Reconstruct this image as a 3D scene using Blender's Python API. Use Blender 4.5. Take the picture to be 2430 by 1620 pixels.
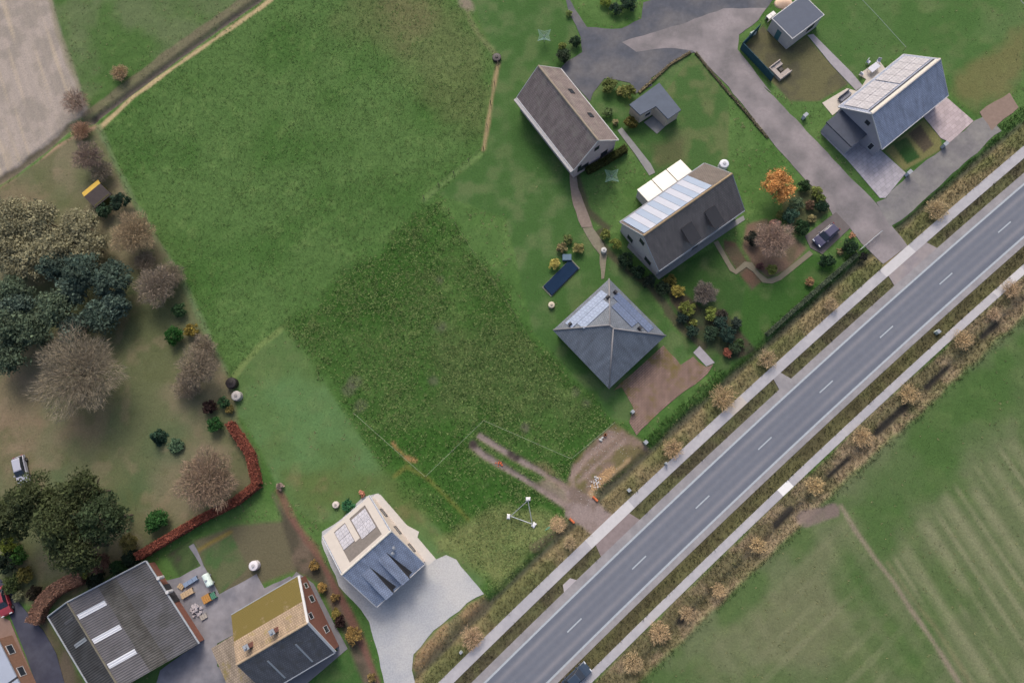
import bpy, math, random
import numpy as np
from mathutils import Matrix, Vector

for o in list(bpy.data.objects): bpy.data.objects.remove(o)
scn = bpy.context.scene
col = scn.collection

# ------------------------------------------------------------------ camera
CAM_H = 101.57
NAD = (84.6, 338.4)            # where the plumb line meets the picture plane, 24 mm lens
FOC = 1620.0
_t = math.hypot(*NAD)
TILT = math.atan(_t / FOC)
_v = Vector((-NAD[0] / _t, NAD[1] / _t, 0))
CAM_R = Matrix.Rotation(TILT, 3, Vector((_v.y, -_v.x, 0)))
cam = bpy.data.objects.new('camera', bpy.data.cameras.new('camera'))
col.objects.link(cam)
cam.data.sensor_width = 36.0
cam.data.lens = 24.0
cam.data.clip_end = 6000
cam.matrix_world = Matrix.Translation((0, 0, CAM_H)) @ CAM_R.to_4x4()
scn.camera = cam

# ------------------------------------------------------------------ sky, sun, exposure
SUN_EL, SUN_AZ = math.radians(43), math.radians(95)      # azimuth from +X towards +Y
world = bpy.data.worlds.new('World'); scn.world = world
world.use_nodes = True
nt = world.node_tree
bg = nt.nodes['Background']
sky = nt.nodes.new('ShaderNodeTexSky')
sky.sky_type = 'NISHITA'; sky.sun_disc = False
sky.sun_elevation = SUN_EL
sky.sun_rotation = math.radians(90) - SUN_AZ
sky.air_density = 1.0; sky.dust_density = 5.0; sky.ozone_density = 0.3
nt.links.new(sky.outputs[0], bg.inputs[0])
bg.inputs[1].default_value = 0.15
sun = bpy.data.objects.new('sun', bpy.data.lights.new('sun', 'SUN'))
col.objects.link(sun)
sun.data.energy = 1.35; sun.data.angle = math.radians(20); sun.data.color = (1.0, 0.95, 0.88)
_sd = Vector((math.cos(SUN_EL) * math.cos(SUN_AZ), math.cos(SUN_EL) * math.sin(SUN_AZ), math.sin(SUN_EL)))
sun.rotation_euler = _sd.to_track_quat('Z', 'Y').to_euler()
scn.view_settings.view_transform = 'Standard'
scn.view_settings.look = 'None'
scn.view_settings.gamma = 1.0
scn.view_settings.exposure = 0.46
scn.view_settings.use_curve_mapping = False

# ------------------------------------------------------------------ image crop pixels -> metres
IMG_CROP = {}  # per image crop: left and top in image pixels, zoom factor
for i in range(12): IMG_CROP['c%d' % (i + 1)] = ([0, 600, 1200, 1810][i % 4], [0, 540, 1080][i // 4], 2.9032)
IMG_CROP.update(r1=(1650, 800, 6.03), r2=(1250, 1250, 6.03), r3=(2050, 480, 4.9), r4=(1040, 1400, 7.127), r5=(1500, 380, 5.228), r6=(500, 1340, 5.6),
             s1=(1550, 600, 6.032), s2=(1680, 380, 4.6125), s3=(1270, 540, 3.921), s4=(380, 1240, 4.125), s5=(0, 1330, 5.4075), s6=(1860, 60, 3.733),
             s7=(1200, 0, 6.03), s8=(380, 700, 3.267), A=(1100, 980, 5.113), B=(820, 880, 4.127), T=(1150, 1130, 9.225), D=(0, 0, .9679),
             M=(740, 1150, 5.226), N=(0, 420, 3.266), O=(0, 1040, 4.3545), Q=(1400, 120, 5.228), U=(1700, 0, 6.534), V=(960, 1340, 5.6))
def site(c, x, y, z=0.0):
    """image crop pixels, cast through the camera, -> ground metres (X, Y)"""
    a, b, f = IMG_CROP[c]
    d = CAM_R @ Vector((a + x / f - 1215, 810 - b - y / f, -FOC))
    s = (CAM_H - z) / -d.z
    return Vector((d.x * s, d.y * s))
def sites(c, pts): return [site(c, *p) for p in pts]

# ------------------------------------------------------------------ helpers
def lin(c):
    c = c / 255.0
    return c / 12.92 if c <= 0.04045 else ((c + 0.055) / 1.055) ** 2.4
KALB = 0.80
def rgb(r, g, b, k=1.0): return (lin(r) * KALB * k, lin(g) * KALB * k, lin(b) * KALB * k)

def link(o, parent=None):
    col.objects.link(o)
    if parent is not None: o.parent = parent
    return o
def empty(name, loc=(0, 0, 0), rz=0.0):
    o = bpy.data.objects.new(name, None); o.empty_display_size = 0.3
    o.location = loc; o.rotation_euler = (0, 0, rz)
    return link(o)
def tag(o, label=None, cat=None, group=None, kind=None):
    if label: o['label'] = label
    if cat: o['category'] = cat
    if group: o['group'] = group
    if kind: o['kind'] = kind
    return o
def copy_tree(o, parent=None):
    c = o.copy(); link(c, parent)
    for ch in list(o.children): copy_tree(ch, c)
    return c

class MB:
    def __init__(s): s.v = []; s.f = []
    def add(s, vs, fs):
        n = len(s.v); s.v += [tuple(p) for p in vs]; s.f += [tuple(i + n for i in f) for f in fs]; return s
    def box(s, x0, x1, y0, y1, z0, z1, top=None):
        t = top or (0, 0)
        a, b = t
        return s.add([(x0, y0, z0), (x1, y0, z0), (x1, y1, z0), (x0, y1, z0), (x0 + a, y0 + b, z1), (x1 - a, y0 + b, z1), (x1 - a, y1 - b, z1), (x0 + a, y1 - b, z1)],
                     [(3, 2, 1, 0), (4, 5, 6, 7), (0, 1, 5, 4), (1, 2, 6, 5), (2, 3, 7, 6), (3, 0, 4, 7)])
    def prism(s, poly, z0, z1):
        n = len(poly)
        if sum(poly[i][0] * poly[(i + 1) % n][1] - poly[(i + 1) % n][0] * poly[i][1] for i in range(n)) < 0: poly = poly[::-1]
        vs = [(p[0], p[1], z0) for p in poly] + [(p[0], p[1], z1) for p in poly]
        return s.add(vs, [tuple(range(n - 1, -1, -1)), tuple(range(n, 2 * n))] + [(i, (i + 1) % n, n + (i + 1) % n, n + i) for i in range(n)])
    def tube(s, p0, p1, r0, r1=None, n=8, cap=True):
        r1 = r0 if r1 is None else r1
        p0 = Vector(p0); p1 = Vector(p1); d = (p1 - p0).normalized()
        a = d.orthogonal().normalized(); b = d.cross(a)
        vs = []
        for p, r in ((p0, r0), (p1, r1)):
            for i in range(n):
                t = 2 * math.pi * i / n; vs.append(p + a * (r * math.cos(t)) + b * (r * math.sin(t)))
        fs = [(i, (i + 1) % n, n + (i + 1) % n, n + i) for i in range(n)]
        if cap: fs += [tuple(range(n - 1, -1, -1)), tuple(range(n, 2 * n))]
        return s.add(vs, fs)
    def lathe(s, prof, n=16, cx=0, cy=0, sx=1, sy=1):
        vs = []
        for r, z in prof:
            for i in range(n):
                t = 2 * math.pi * i / n; vs.append((cx + sx * r * math.cos(t), cy + sy * r * math.sin(t), z))
        fs = []
        for k in range(len(prof) - 1):
            for i in range(n):
                j = (i + 1) % n; fs.append((k * n + i, k * n + j, (k + 1) * n + j, (k + 1) * n + i))
        fs.append(tuple((len(prof) - 1) * n + i for i in range(n)))
        fs.append(tuple(n - 1 - i for i in range(n)))
        return s.add(vs, fs)
    def build(s, name, mat, parent=None, bevel=0.0, smooth=False, mw=None):
        me = bpy.data.meshes.new(name); me.from_pydata(s.v, [], s.f); me.update()
        if mat: me.materials.append(mat)
        o = bpy.data.objects.new(name, me); link(o, parent)
        if mw is not None: o.matrix_local = mw
        if smooth:
            for p in me.polygons: p.use_smooth = True
        if bevel:
            m = o.modifiers.new('bevel', 'BEVEL'); m.width = bevel; m.segments = 2; m.limit_method = 'ANGLE'
        return o

def mat(name, c, rough=0.8, var=0.15, scale=2.0, bump=0.0, bscale=None, spec=0.3, metal=0.0, c2=None, big=0.0, bigscale=0.3, stretch=None):
    m = bpy.data.materials.new(name); m.use_nodes = True
    t = m.node_tree; b = t.nodes['Principled BSDF']
    b.inputs['Roughness'].default_value = rough
    b.inputs['Specular IOR Level'].default_value = spec
    b.inputs['Metallic'].default_value = metal
    tc = t.nodes.new('ShaderNodeTexCoord')
    vec = tc.outputs['Object']
    if stretch:
        mp = t.nodes.new('ShaderNodeMapping'); mp.inputs['Scale'].default_value = stretch
        t.links.new(vec, mp.inputs[0]); vec = mp.outputs[0]
    n1 = t.nodes.new('ShaderNodeTexNoise'); n1.inputs['Scale'].default_value = scale; n1.inputs['Detail'].default_value = 6; n1.inputs['Roughness'].default_value = .65
    t.links.new(vec, n1.inputs[0])
    mr = t.nodes.new('ShaderNodeMapRange'); mr.inputs[1].default_value = .3; mr.inputs[2].default_value = .7
    mr.inputs[3].default_value = 1 - var; mr.inputs[4].default_value = 1 + var
    t.links.new(n1.outputs[0], mr.inputs[0])
    fac = mr.outputs[0]
    cc = t.nodes.new('ShaderNodeRGB'); cc.outputs[0].default_value = (*c, 1)
    src = cc.outputs[0]
    if c2 is not None or big:
        n2 = t.nodes.new('ShaderNodeTexNoise'); n2.inputs['Scale'].default_value = bigscale; n2.inputs['Detail'].default_value = 4
        t.links.new(vec, n2.inputs[0])
        r2 = t.nodes.new('ShaderNodeMapRange'); r2.inputs[1].default_value = .38; r2.inputs[2].default_value = .62
        t.links.new(n2.outputs[0], r2.inputs[0])
        mx = t.nodes.new('ShaderNodeMix'); mx.data_type = 'RGBA'
        t.links.new(r2.outputs[0], mx.inputs[0]); t.links.new(src, mx.inputs[6])
        mx.inputs[7].default_value = (*(c2 if c2 is not None else tuple(q * (1 - big) for q in c)), 1)
        src = mx.outputs[2]
    vm = t.nodes.new('ShaderNodeVectorMath'); vm.operation = 'SCALE'
    t.links.new(src, vm.inputs[0]); t.links.new(fac, vm.inputs['Scale'])
    t.links.new(vm.outputs[0], b.inputs['Base Color'])
    if bump:
        n3 = t.nodes.new('ShaderNodeTexNoise'); n3.inputs['Scale'].default_value = bscale or scale * 3; n3.inputs['Detail'].default_value = 5
        t.links.new(vec, n3.inputs[0])
        bp = t.nodes.new('ShaderNodeBump'); bp.inputs['Strength'].default_value = bump; bp.inputs['Distance'].default_value = .05
        t.links.new(n3.outputs[0], bp.inputs['Height']); t.links.new(bp.outputs[0], b.inputs['Normal'])
    return m

def tile_mat(name, c, rough=.55, c2=None, moss=None, course=.34, width=.30, spec=.4, moss_lo=.45, moss_hi=.6, moss_scale=.6, rot=0.0, mortar=.032, mk=.45, var=.24):
    """roof tiles: courses up the slope (local y) and joints along it (local x)"""
    m = bpy.data.materials.new(name); m.use_nodes = True
    t = m.node_tree; b = t.nodes['Principled BSDF']
    b.inputs['Roughness'].default_value = rough; b.inputs['Specular IOR Level'].default_value = spec
    tc = t.nodes.new('ShaderNodeTexCoord')
    br = t.nodes.new('ShaderNodeTexBrick')
    br.inputs['Scale'].default_value = 1.0; br.inputs['Mortar Size'].default_value = mortar; br.inputs['Mortar Smooth'].default_value = .4
    br.inputs['Brick Width'].default_value = width; br.inputs['Row Height'].default_value = course
    k = c2 or tuple(q * .84 for q in c)
    br.inputs['Color1'].default_value = (*c, 1); br.inputs['Color2'].default_value = (*k, 1); br.inputs['Mortar'].default_value = (*[q * mk for q in c], 1)
    mp = t.nodes.new('ShaderNodeMapping'); mp.inputs['Rotation'].default_value = (0, 0, rot)
    t.links.new(tc.outputs['Object'], mp.inputs[0]); t.links.new(mp.outputs[0], br.inputs[0])
    n1 = t.nodes.new('ShaderNodeTexNoise'); n1.inputs['Scale'].default_value = .9; n1.inputs['Detail'].default_value = 6
    mq = t.nodes.new('ShaderNodeMapping'); mq.inputs['Scale'].default_value = (1.6, .45, 1)
    t.links.new(tc.outputs['Object'], mq.inputs[0]); t.links.new(mq.outputs[0], n1.inputs[0])
    mr = t.nodes.new('ShaderNodeMapRange'); mr.inputs[1].default_value = .3; mr.inputs[2].default_value = .7; mr.inputs[3].default_value = 1 - var; mr.inputs[4].default_value = 1 + var
    t.links.new(n1.outputs[0], mr.inputs[0])
    vm = t.nodes.new('ShaderNodeVectorMath'); vm.operation = 'SCALE'
    t.links.new(br.outputs[0], vm.inputs[0]); t.links.new(mr.outputs[0], vm.inputs['Scale'])
    src = vm.outputs[0]
    if moss:
        n2 = t.nodes.new('ShaderNodeTexNoise'); n2.inputs['Scale'].default_value = moss_scale; n2.inputs['Detail'].default_value = 7; n2.inputs['Roughness'].default_value = .7
        t.links.new(tc.outputs['Object'], n2.inputs[0])
        r2 = t.nodes.new('ShaderNodeMapRange'); r2.inputs[1].default_value = moss_lo; r2.inputs[2].default_value = moss_hi
        t.links.new(n2.outputs[0], r2.inputs[0])
        mx = t.nodes.new('ShaderNodeMix'); mx.data_type = 'RGBA'
        t.links.new(r2.outputs[0], mx.inputs[0]); t.links.new(src, mx.inputs[6]); mx.inputs[7].default_value = (*moss, 1)
        src = mx.outputs[2]
    t.links.new(src, b.inputs['Base Color'])
    bp = t.nodes.new('ShaderNodeBump'); bp.inputs['Strength'].default_value = .5; bp.inputs['Distance'].default_value = .03
    t.links.new(br.outputs['Fac'], bp.inputs['Height']); bp.invert = True
    t.links.new(bp.outputs[0], b.inputs['Normal'])
    return m

def attr_mat(name, rough=.9, fine=None, finevar=.25, bump=0.0, spec=.15, transl=0.0):
    m = bpy.data.materials.new(name); m.use_nodes = True
    t = m.node_tree; b = t.nodes['Principled BSDF']
    b.inputs['Roughness'].default_value = rough; b.inputs['Specular IOR Level'].default_value = spec
    at = t.nodes.new('ShaderNodeAttribute'); at.attribute_name = 'Col'
    src = at.outputs['Color']
    if fine:
        tc = t.nodes.new('ShaderNodeTexCoord')
        last = None
        for sc, va in fine:
            n1 = t.nodes.new('ShaderNodeTexNoise'); n1.inputs['Scale'].default_value = sc; n1.inputs['Detail'].default_value = 5; n1.inputs['Roughness'].default_value = .7
            t.links.new(tc.outputs['Object'], n1.inputs[0])
            mr = t.nodes.new('ShaderNodeMapRange'); mr.inputs[1].default_value = .3; mr.inputs[2].default_value = .7; mr.inputs[3].default_value = 1 - va; mr.inputs[4].default_value = 1 + va
            t.links.new(n1.outputs[0], mr.inputs[0])
            vm = t.nodes.new('ShaderNodeVectorMath'); vm.operation = 'SCALE'
            t.links.new(src, vm.inputs[0]); t.links.new(mr.outputs[0], vm.inputs['Scale'])
            src = vm.outputs[0]; last = n1
        if bump:
            bp = t.nodes.new('ShaderNodeBump'); bp.inputs['Strength'].default_value = bump; bp.inputs['Distance'].default_value = .12
            t.links.new(last.outputs[0], bp.inputs['Height']); t.links.new(bp.outputs[0], b.inputs['Normal'])
    t.links.new(src, b.inputs['Base Color'])
    if transl:
        tr = t.nodes.new('ShaderNodeBsdfTranslucent'); t.links.new(src, tr.inputs[0])
        ms = t.nodes.new('ShaderNodeMixShader'); ms.inputs[0].default_value = transl
        t.links.new(b.outputs[0], ms.inputs[1]); t.links.new(tr.outputs[0], ms.inputs[2])
        t.links.new(ms.outputs[0], t.nodes['Material Output'].inputs[0])
    return m

def tri_mesh(name, verts, cols, mat_, parent=None, nper=3):
    """verts (n*nper,3) numpy, cols per face (n,3)"""
    n = len(verts) // nper
    me = bpy.data.meshes.new(name)
    me.vertices.add(n * nper); me.vertices.foreach_set('co', np.ascontiguousarray(verts, dtype=np.float32).ravel())
    me.loops.add(n * nper); me.loops.foreach_set('vertex_index', np.arange(n * nper, dtype=np.int32))
    me.polygons.add(n); me.polygons.foreach_set('loop_start', np.arange(0, n * nper, nper, dtype=np.int32))
    me.update(calc_edges=True)
    a = me.color_attributes.new('Col', 'FLOAT_COLOR', 'POINT')
    c4 = np.ones((n * nper, 4), dtype=np.float32); c4[:, :3] = np.repeat(cols, nper, axis=0)
    a.data.foreach_set('color', c4.ravel())
    me.materials.append(mat_)
    o = bpy.data.objects.new(name, me); link(o, parent)
    return o

# ------------------------------------------------------------------ noise and distance fields for the ground
def vnoise(x, y, s, seed):
    x = x / s; y = y / s
    xi = np.floor(x).astype(np.int64); yi = np.floor(y).astype(np.int64)
    fx = x - xi; fy = y - yi
    fx = fx * fx * (3 - 2 * fx); fy = fy * fy * (3 - 2 * fy)
    def h(a, b):
        n = (a * 374761393 + b * 668265263 + seed * 1442695041) & 0xffffffff
        n = ((n ^ (n >> 13)) * 1274126177) & 0xffffffff
        return ((n ^ (n >> 16)) & 0xffff) / 65535.0
    return (h(xi, yi) * (1 - fx) + h(xi + 1, yi) * fx) * (1 - fy) + (h(xi, yi + 1) * (1 - fx) + h(xi + 1, yi + 1) * fx) * fy
def fbm(x, y, s, seed, o=3):
    r = 0; a = .5; t = 0
    for i in range(o):
        r = r + a * vnoise(x, y, s / 2 ** i, seed + 17 * i); t += a; a *= .5
    return r / t
def seg_dist(px, py, a, b):
    dx, dy = b[0] - a[0], b[1] - a[1]; L = dx * dx + dy * dy + 1e-9
    t = np.clip(((px - a[0]) * dx + (py - a[1]) * dy) / L, 0, 1)
    return np.hypot(px - a[0] - t * dx, py - a[1] - t * dy)
def poly_sdf(px, py, P):
    d = np.full(px.shape, 1e9); ins = np.zeros(px.shape, bool); n = len(P)
    for i in range(n):
        a, b = P[i], P[(i + 1) % n]
        d = np.minimum(d, seg_dist(px, py, a, b))
        c = ((a[1] > py) != (b[1] > py)) & (px < (b[0] - a[0]) * (py - a[1]) / ((b[1] - a[1]) or 1e-9) + a[0])
        ins ^= c
    return np.where(ins, d, -d)
def line_dist(px, py, P):
    d = np.full(px.shape, 1e9)
    for a, b in zip(P[:-1], P[1:]): d = np.minimum(d, seg_dist(px, py, a, b))
    return d
def sm(a, b, x):
    t = np.clip((x - a) / (b - a), 0, 1); return t * t * (3 - 2 * t)

# ------------------------------------------------------------------ the road line
RD_ANG = -2.42159675; RD_O = Vector((36.1335, 10.0817)); RD_C = 0.047
RD_D = Vector((math.cos(RD_ANG), math.sin(RD_ANG))); RD_N = Vector((-RD_D.y, RD_D.x))
def road_pt(t, off): return RD_O + RD_D * t + RD_N * (off + RD_C * (t / 12.5) ** 2)
def road_coords(x, y):
    wx = x - RD_O.x; wy = y - RD_O.y
    t = wx * RD_D.x + wy * RD_D.y
    return t, wx * RD_N.x + wy * RD_N.y - RD_C * (t / 12.5) ** 2

# ================================================================== GROUND
GX0, GX1, GY0, GY1, GS = -112.0, 92.0, -38.0, 98.0, 0.3
nx = int((GX1 - GX0) / GS) + 1; ny = int((GY1 - GY0) / GS) + 1
gx, gy = np.meshgrid(GX0 + GS * np.arange(nx), GY0 + GS * np.arange(ny))
COLR = np.zeros((ny, nx, 3)); HGT = np.zeros((ny, nx)); TUFT = np.ones((ny, nx)); PALE = np.zeros((ny, nx))
n_a = fbm(gx, gy, 9.0, 3, 4); n_b = fbm(gx, gy, 2.2, 11, 3); n_c = fbm(gx, gy, 0.9, 23, 2); n_e = fbm(gx, gy, 3.0, 31, 4) - .5; n_f = fbm(gx, gy, 28.0, 41, 3)
n_d = vnoise(gx, gy, .45, 57)
def C3(c): return np.array(rgb(*c))
def lay(m, c, tuft=None, pale=None, c2=None, mixn=None):
    global COLR, TUFT, PALE
    cc = C3(c)
    if c2 is not None:
        k = (sm(.35, .65, n_b) if mixn is None else mixn)[..., None]
        cc = cc * (1 - k) + C3(c2) * k
    COLR = COLR * (1 - m[..., None]) + cc * m[..., None]
    if tuft is not None: TUFT = TUFT * (1 - m) + tuft * m
    if pale is not None: PALE = PALE * (1 - m) + pale * m
def area(P, c, w=.25, na=.6, amt=1.0, **k):
    m = sm(-w, w, poly_sdf(gx, gy, P) + na * n_e) * amt
    lay(m, c, **k); return m
def streak(P, width, c, w=.25, na=.5, amt=1.0, depth=0.0, **k):
    global HGT
    d = line_dist(gx, gy, P)
    m = sm(w, -w, d - width / 2 + na * n_e) * amt
    lay(m, c, **k)
    if depth: HGT = HGT - depth * sm(width * .9, width * .2, d)
    return m

# meadow everywhere
lay(np.ones_like(gx), (69, 103, 49), tuft=1, pale=.5, c2=(82, 112, 60), mixn=sm(.3, .7, n_a))
# drier zone at the top of the paddock
dry = sites('c2', [(650, -60), (1300, -60), (1560, 180), (1640, 400), (1600, 900), (1330, 860), (1150, 560), (900, 330), (560, 160)])
area(dry, (108, 106, 74), w=3.5, na=6, amt=.42)
area(sites('c2', [(850, -40), (1300, -40), (1260, 200), (1080, 330), (950, 150)]), (120, 108, 82), w=2.5, na=5, amt=.4)
# upper left pasture
area(sites('c1', [(345, -80), (400, 200), (470, 400), (550, 620), (640, 800), (900, 610), (1250, 350), (1850, -60)]), (70, 100, 50), w=.5, pale=.4, tuft=.7, c2=(92, 108, 72), mixn=sm(.4, .65, n_a))
# lawns on the right: shorter and darker
lawn_r = sites('c2', [(1520, -60), (1560, 150), (1690, 400), (1650, 700), (1600, 1060), (1400, 1230), (1290, 1340)]) + sites('c3', [(0, 1500)]) + \
    sites('c7', [(190, 720), (740, 1330), (900, 1330), (1100, 1000), (1290, 860), (600, 0)]) + sites('c3', [(450, 1200), (900, 900), (1300, 350), (1000, 520), (600, 420), (420, 60), (330, -60)])
area(lawn_r, (66, 98, 50), w=.3, na=.4, pale=.08, tuft=.12, c2=(80, 106, 62), mixn=sm(.35, .7, n_b))
area(sites('Q', [(360, 1050), (900, 560), (1280, 30), (1720, 620), (1720, 1500), (760, 1560)]), (68, 98, 52), w=.2, na=.2, pale=.05, tuft=.1, c2=(88, 104, 64), mixn=sm(.4, .65, n_b))
area(sites('Q', [(800, 1180), (1180, 1080), (1150, 1330), (820, 1480)]), (92, 86, 64), w=1.0, na=1.6, amt=.6)
area(sites('c7', [(1060, 330), (1440, 130), (1800, 480), (1800, 760), (1500, 1010), (1250, 860)]), (56, 86, 42), w=.3, na=.3, pale=.05, tuft=.1, c2=(70, 92, 52), mixn=sm(.4, .65, n_b))
area(sites('c8', [(-100, 300), (100, 380), (330, 180), (560, 230), (640, 200), (0, 790), (-200, 900)]), (56, 90, 40), w=.3, na=.3, pale=.05, tuft=.1)
area(sites('c4', [(300, -60), (1800, -60), (1800, 560), (1480, 780), (1300, 640), (1240, 400), (960, 350), (640, 540), (330, 200)]), (72, 104, 54), w=.3, na=.3, pale=.15, tuft=.3, c2=(84, 108, 64), mixn=sm(.4, .65, n_a))
area(sites('c4', [(1340, 520), (1800, 200), (1800, 560), (1480, 760), (1330, 660)]), (112, 104, 70), w=1.5, na=3, amt=.7)
area(sites('U', [(380, 760), (720, 400), (1120, 740), (1400, 560), (2060, 1300), (1600, 1568), (1140, 1568)]), (100, 98, 70), w=.2, na=.2, pale=.05, tuft=.1, c2=(86, 84, 66), mixn=sm(.4, .65, n_b))
# pale lawn of the new house
area(sites('D', [(520, 880), (560, 835), (660, 745), (880, 1080), (1010, 1215), (1110, 1330), (1090, 1400), (900, 1200), (720, 1200), (640, 1120), (590, 1020), (545, 950)]), (92, 124, 78), w=.5, na=.7, pale=.3, tuft=.4, c2=(82, 108, 62), mixn=sm(.3, .6, n_a))
area(sites('D', [(640, 1080), (900, 1080), (1000, 1210), (1100, 1330), (860, 1130), (720, 1190)]), (88, 104, 58), w=2.0, na=3, amt=.8, c2=(108, 104, 70), mixn=sm(.45, .7, n_b))
streak(sites('D', [(525, 880), (590, 800), (665, 740)]), 1.0, (122, 138, 84), na=.8, amt=.6)
# the building plot
plot = sites('D', [(1008, 455), (1225, 768), (1490, 1040), (1143, 1358), (885, 1075), (662, 748)])
area(plot, (60, 97, 40), w=1.4, na=3.2, pale=.8, tuft=1.0, c2=(72, 104, 50), mixn=sm(.35, .7, n_a))
area(sites('D', [(990, 760), (1180, 740), (1330, 900), (1380, 1000), (1180, 930), (1000, 950)]), (86, 102, 62), w=2.5, na=5, amt=.5, pale=1.0)
area(sites('D', [(1010, 1240), (1130, 1160), (1250, 1180), (1300, 1200), (1145, 1340)]), (124, 132, 84), w=1.2, na=2.5, amt=.9, pale=1.5)
area(sites('D', [(880, 1000), (1060, 960), (1080, 1060), (1180, 1140), (1060, 1200), (900, 1070)]), (58, 97, 38), w=1.0, na=1.5, amt=.8, pale=.25)
# bare spots in the plot
for c, x, y, r in (('c6', 655, 1130, 1.5), ('c6', 735, 1225, 1.3), ('c6', 1290, 365, 1.0), ('c6', 700, 1060, 1.1), ('c6', 1310, 680, 1.8), ('c7', 560, 1210, 1.6), ('c7', 480, 1140, .9), ('A', 745, 175, .9), ('A', 290, 865, .8), ('c6', 1235, 1050, .7), ('c7', 130, 1370, 1.0)):
    p = site(c, x, y); d = np.hypot(gx - p.x, gy - p.y)
    lay(sm(.4, -.4, d - r * .6 + 1.8 * n_e) * .55, (96, 94, 80), tuft=.4)
# clipped strips along the wire fence
for P_ in (sites('B', [(480, 1030), (600, 935), (790, 1040), (930, 1170), (1080, 1320), (1200, 1450)]),):
    streak(P_, .55, (118, 120, 62), na=.35, amt=.7)
p = sites('B', [(470, 705), (500, 760)]); streak(p, .45, (180, 138, 100), na=.8, amt=.8)
streak(sites('B', [(520, 770), (580, 830)]), .3, (180, 138, 98), na=.7, amt=.8); streak(sites('B', [(605, 845), (690, 880)]), .5, (182, 140, 102), na=.8, amt=.8)
# verge of the plot along the road and the dirt hard standing
area(sites('A', [(1310, 600), (1830, 110), (2140, 330), (2300, 480), (2230, 530), (1600, 1070), (1450, 1300), (1290, 1180), (1230, 960), (1280, 760)]), (128, 111, 99), w=.3, na=.6, pale=.1, tuft=.15, c2=(108, 100, 70), mixn=sm(.42, .62, n_b))
for P_ in ([(1290, 800), (1450, 600), (1830, 280)], [(1400, 830), (1600, 640), (1950, 330)], [(1330, 900), (1330, 720), (1480, 530), (1800, 240)]):
    streak(sites('A', P_), .6, (146, 128, 120), na=.35, amt=.7, depth=.04)
streak(sites('A', [(1560, 970), (1640, 880), (1800, 740), (2000, 580)]), 1.0, (176, 150, 116), na=1.2, amt=.75)
streak(sites('A', [(1640, 960), (1900, 760), (2180, 540)]), 1.3, (84, 88, 62), na=.9, amt=.8, tuft=.9)
streak(sites('A', [(880, 1620), (1100, 1450), (1290, 1290)]), 1.5, (112, 104, 82), na=1.0, amt=.8, tuft=.8)
# earth track into the plot
for P_, wd in (([(110, 400), (260, 520), (480, 650), (800, 840), (1050, 1000), (1330, 1180), (1480, 1300)], 1.1), ([(200, 280), (430, 420), (640, 550), (900, 690), (1150, 840), (1330, 980), (1500, 1140)], 1.1)):
    streak(sites('A', P_), wd * .62 + .45, (122, 110, 90), na=.7, amt=.5, tuft=.3)
    streak(sites('A', P_), wd * .72, (134, 122, 118), w=.15, na=.3, depth=.12, tuft=0, pale=0, c2=(116, 106, 102), mixn=sm(.45, .7, n_c))
area(sites('A', [(880, 850), (1060, 770), (1250, 830), (1500, 1080), (1650, 1180), (1500, 1330), (1280, 1200), (1000, 960)]), (142, 126, 118), w=.5, na=.9, amt=.8, tuft=.05, c2=(130, 114, 102))
streak(sites('A', [(1330, 1180), (1500, 1300), (1750, 1480)]), 2.4, (128, 112, 108), na=.6, tuft=0, pale=0); streak(sites('A', [(1330, 980), (1560, 1130), (1800, 1330)]), 1.6, (128, 112, 108), na=.6, tuft=0, pale=0)
area(sites('A', [(820, 600), (1000, 590), (1200, 780), (1000, 720)]), (134, 116, 92), w=.5, na=1.2, amt=.6)
for c, x, y, r in (('A', 110, 375, .8), ('A', 575, 495, .6), ('A', 640, 540, .6)):
    p = site(c, x, y); lay(sm(.3, -.3, np.hypot(gx - p.x, gy - p.y) - r * .7 + n_e), (70, 62, 60), tuft=0)
# arable field top left
fld = sites('c1', [(-300, -200), (340, -200), (345, 0), (400, 200), (470, 400), (550, 620), (620, 780), (500, 850), (400, 950), (250, 1080), (0, 1260), (-300, 1450)])
mf = area(fld, (160, 150, 142), w=.5, na=1.0, tuft=0, pale=0, c2=(144, 136, 128), mixn=sm(.35, .65, n_b))
q1, q2 = site('c1', 60, 0), site('c1', 250, 600)
dv = (q2 - q1).normalized(); rowc = (gx * dv.y - gy * dv.x)
HGT += mf * .05 * np.sin(rowc * 2 * np.pi / 1.5)
lay(mf * sm(.55, .75, fbm(rowc * 3, (gx * dv.x + gy * dv.y) * .12, 2.0, 77, 3)) * .5, (178, 164, 142))
streak(sites('c1', [(330, -60), (400, 220), (470, 420), (540, 600)]), 1.0, (128, 122, 104), na=.8, amt=.7)
# ditch bank below the field, reeds
streak(sites('c1', [(640, 830), (480, 880), (300, 1030), (120, 1170), (-150, 1330)]), 1.2, (98, 92, 78), na=.8, depth=.3, tuft=.2)
streak(sites('c1', [(660, 900), (560, 930), (430, 1010), (300, 1120), (150, 1240), (-100, 1400)]), 1.5, (158, 132, 112), na=.9, tuft=.5, pale=.2)
# ditch between the pastures
dl = sites('c1', [(640, 830), (760, 740), (900, 635), (1250, 375), (1500, 195), (1850, -50)])
streak([p + Vector((-.9, .9)) for p in dl], 2.2, (112, 104, 86), na=1.0, amt=.8, tuft=.6)
streak(dl, .9, (90, 84, 78), na=.6, depth=.40, tuft=.2, pale=0)
streak(sites('c1', [(690, 880), (800, 780), (920, 665), (1180, 480), (1450, 290), (1800, 50), (1900, -30)]), .7, (176, 158, 122), na=.5, tuft=.4, pale=.3)
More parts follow.
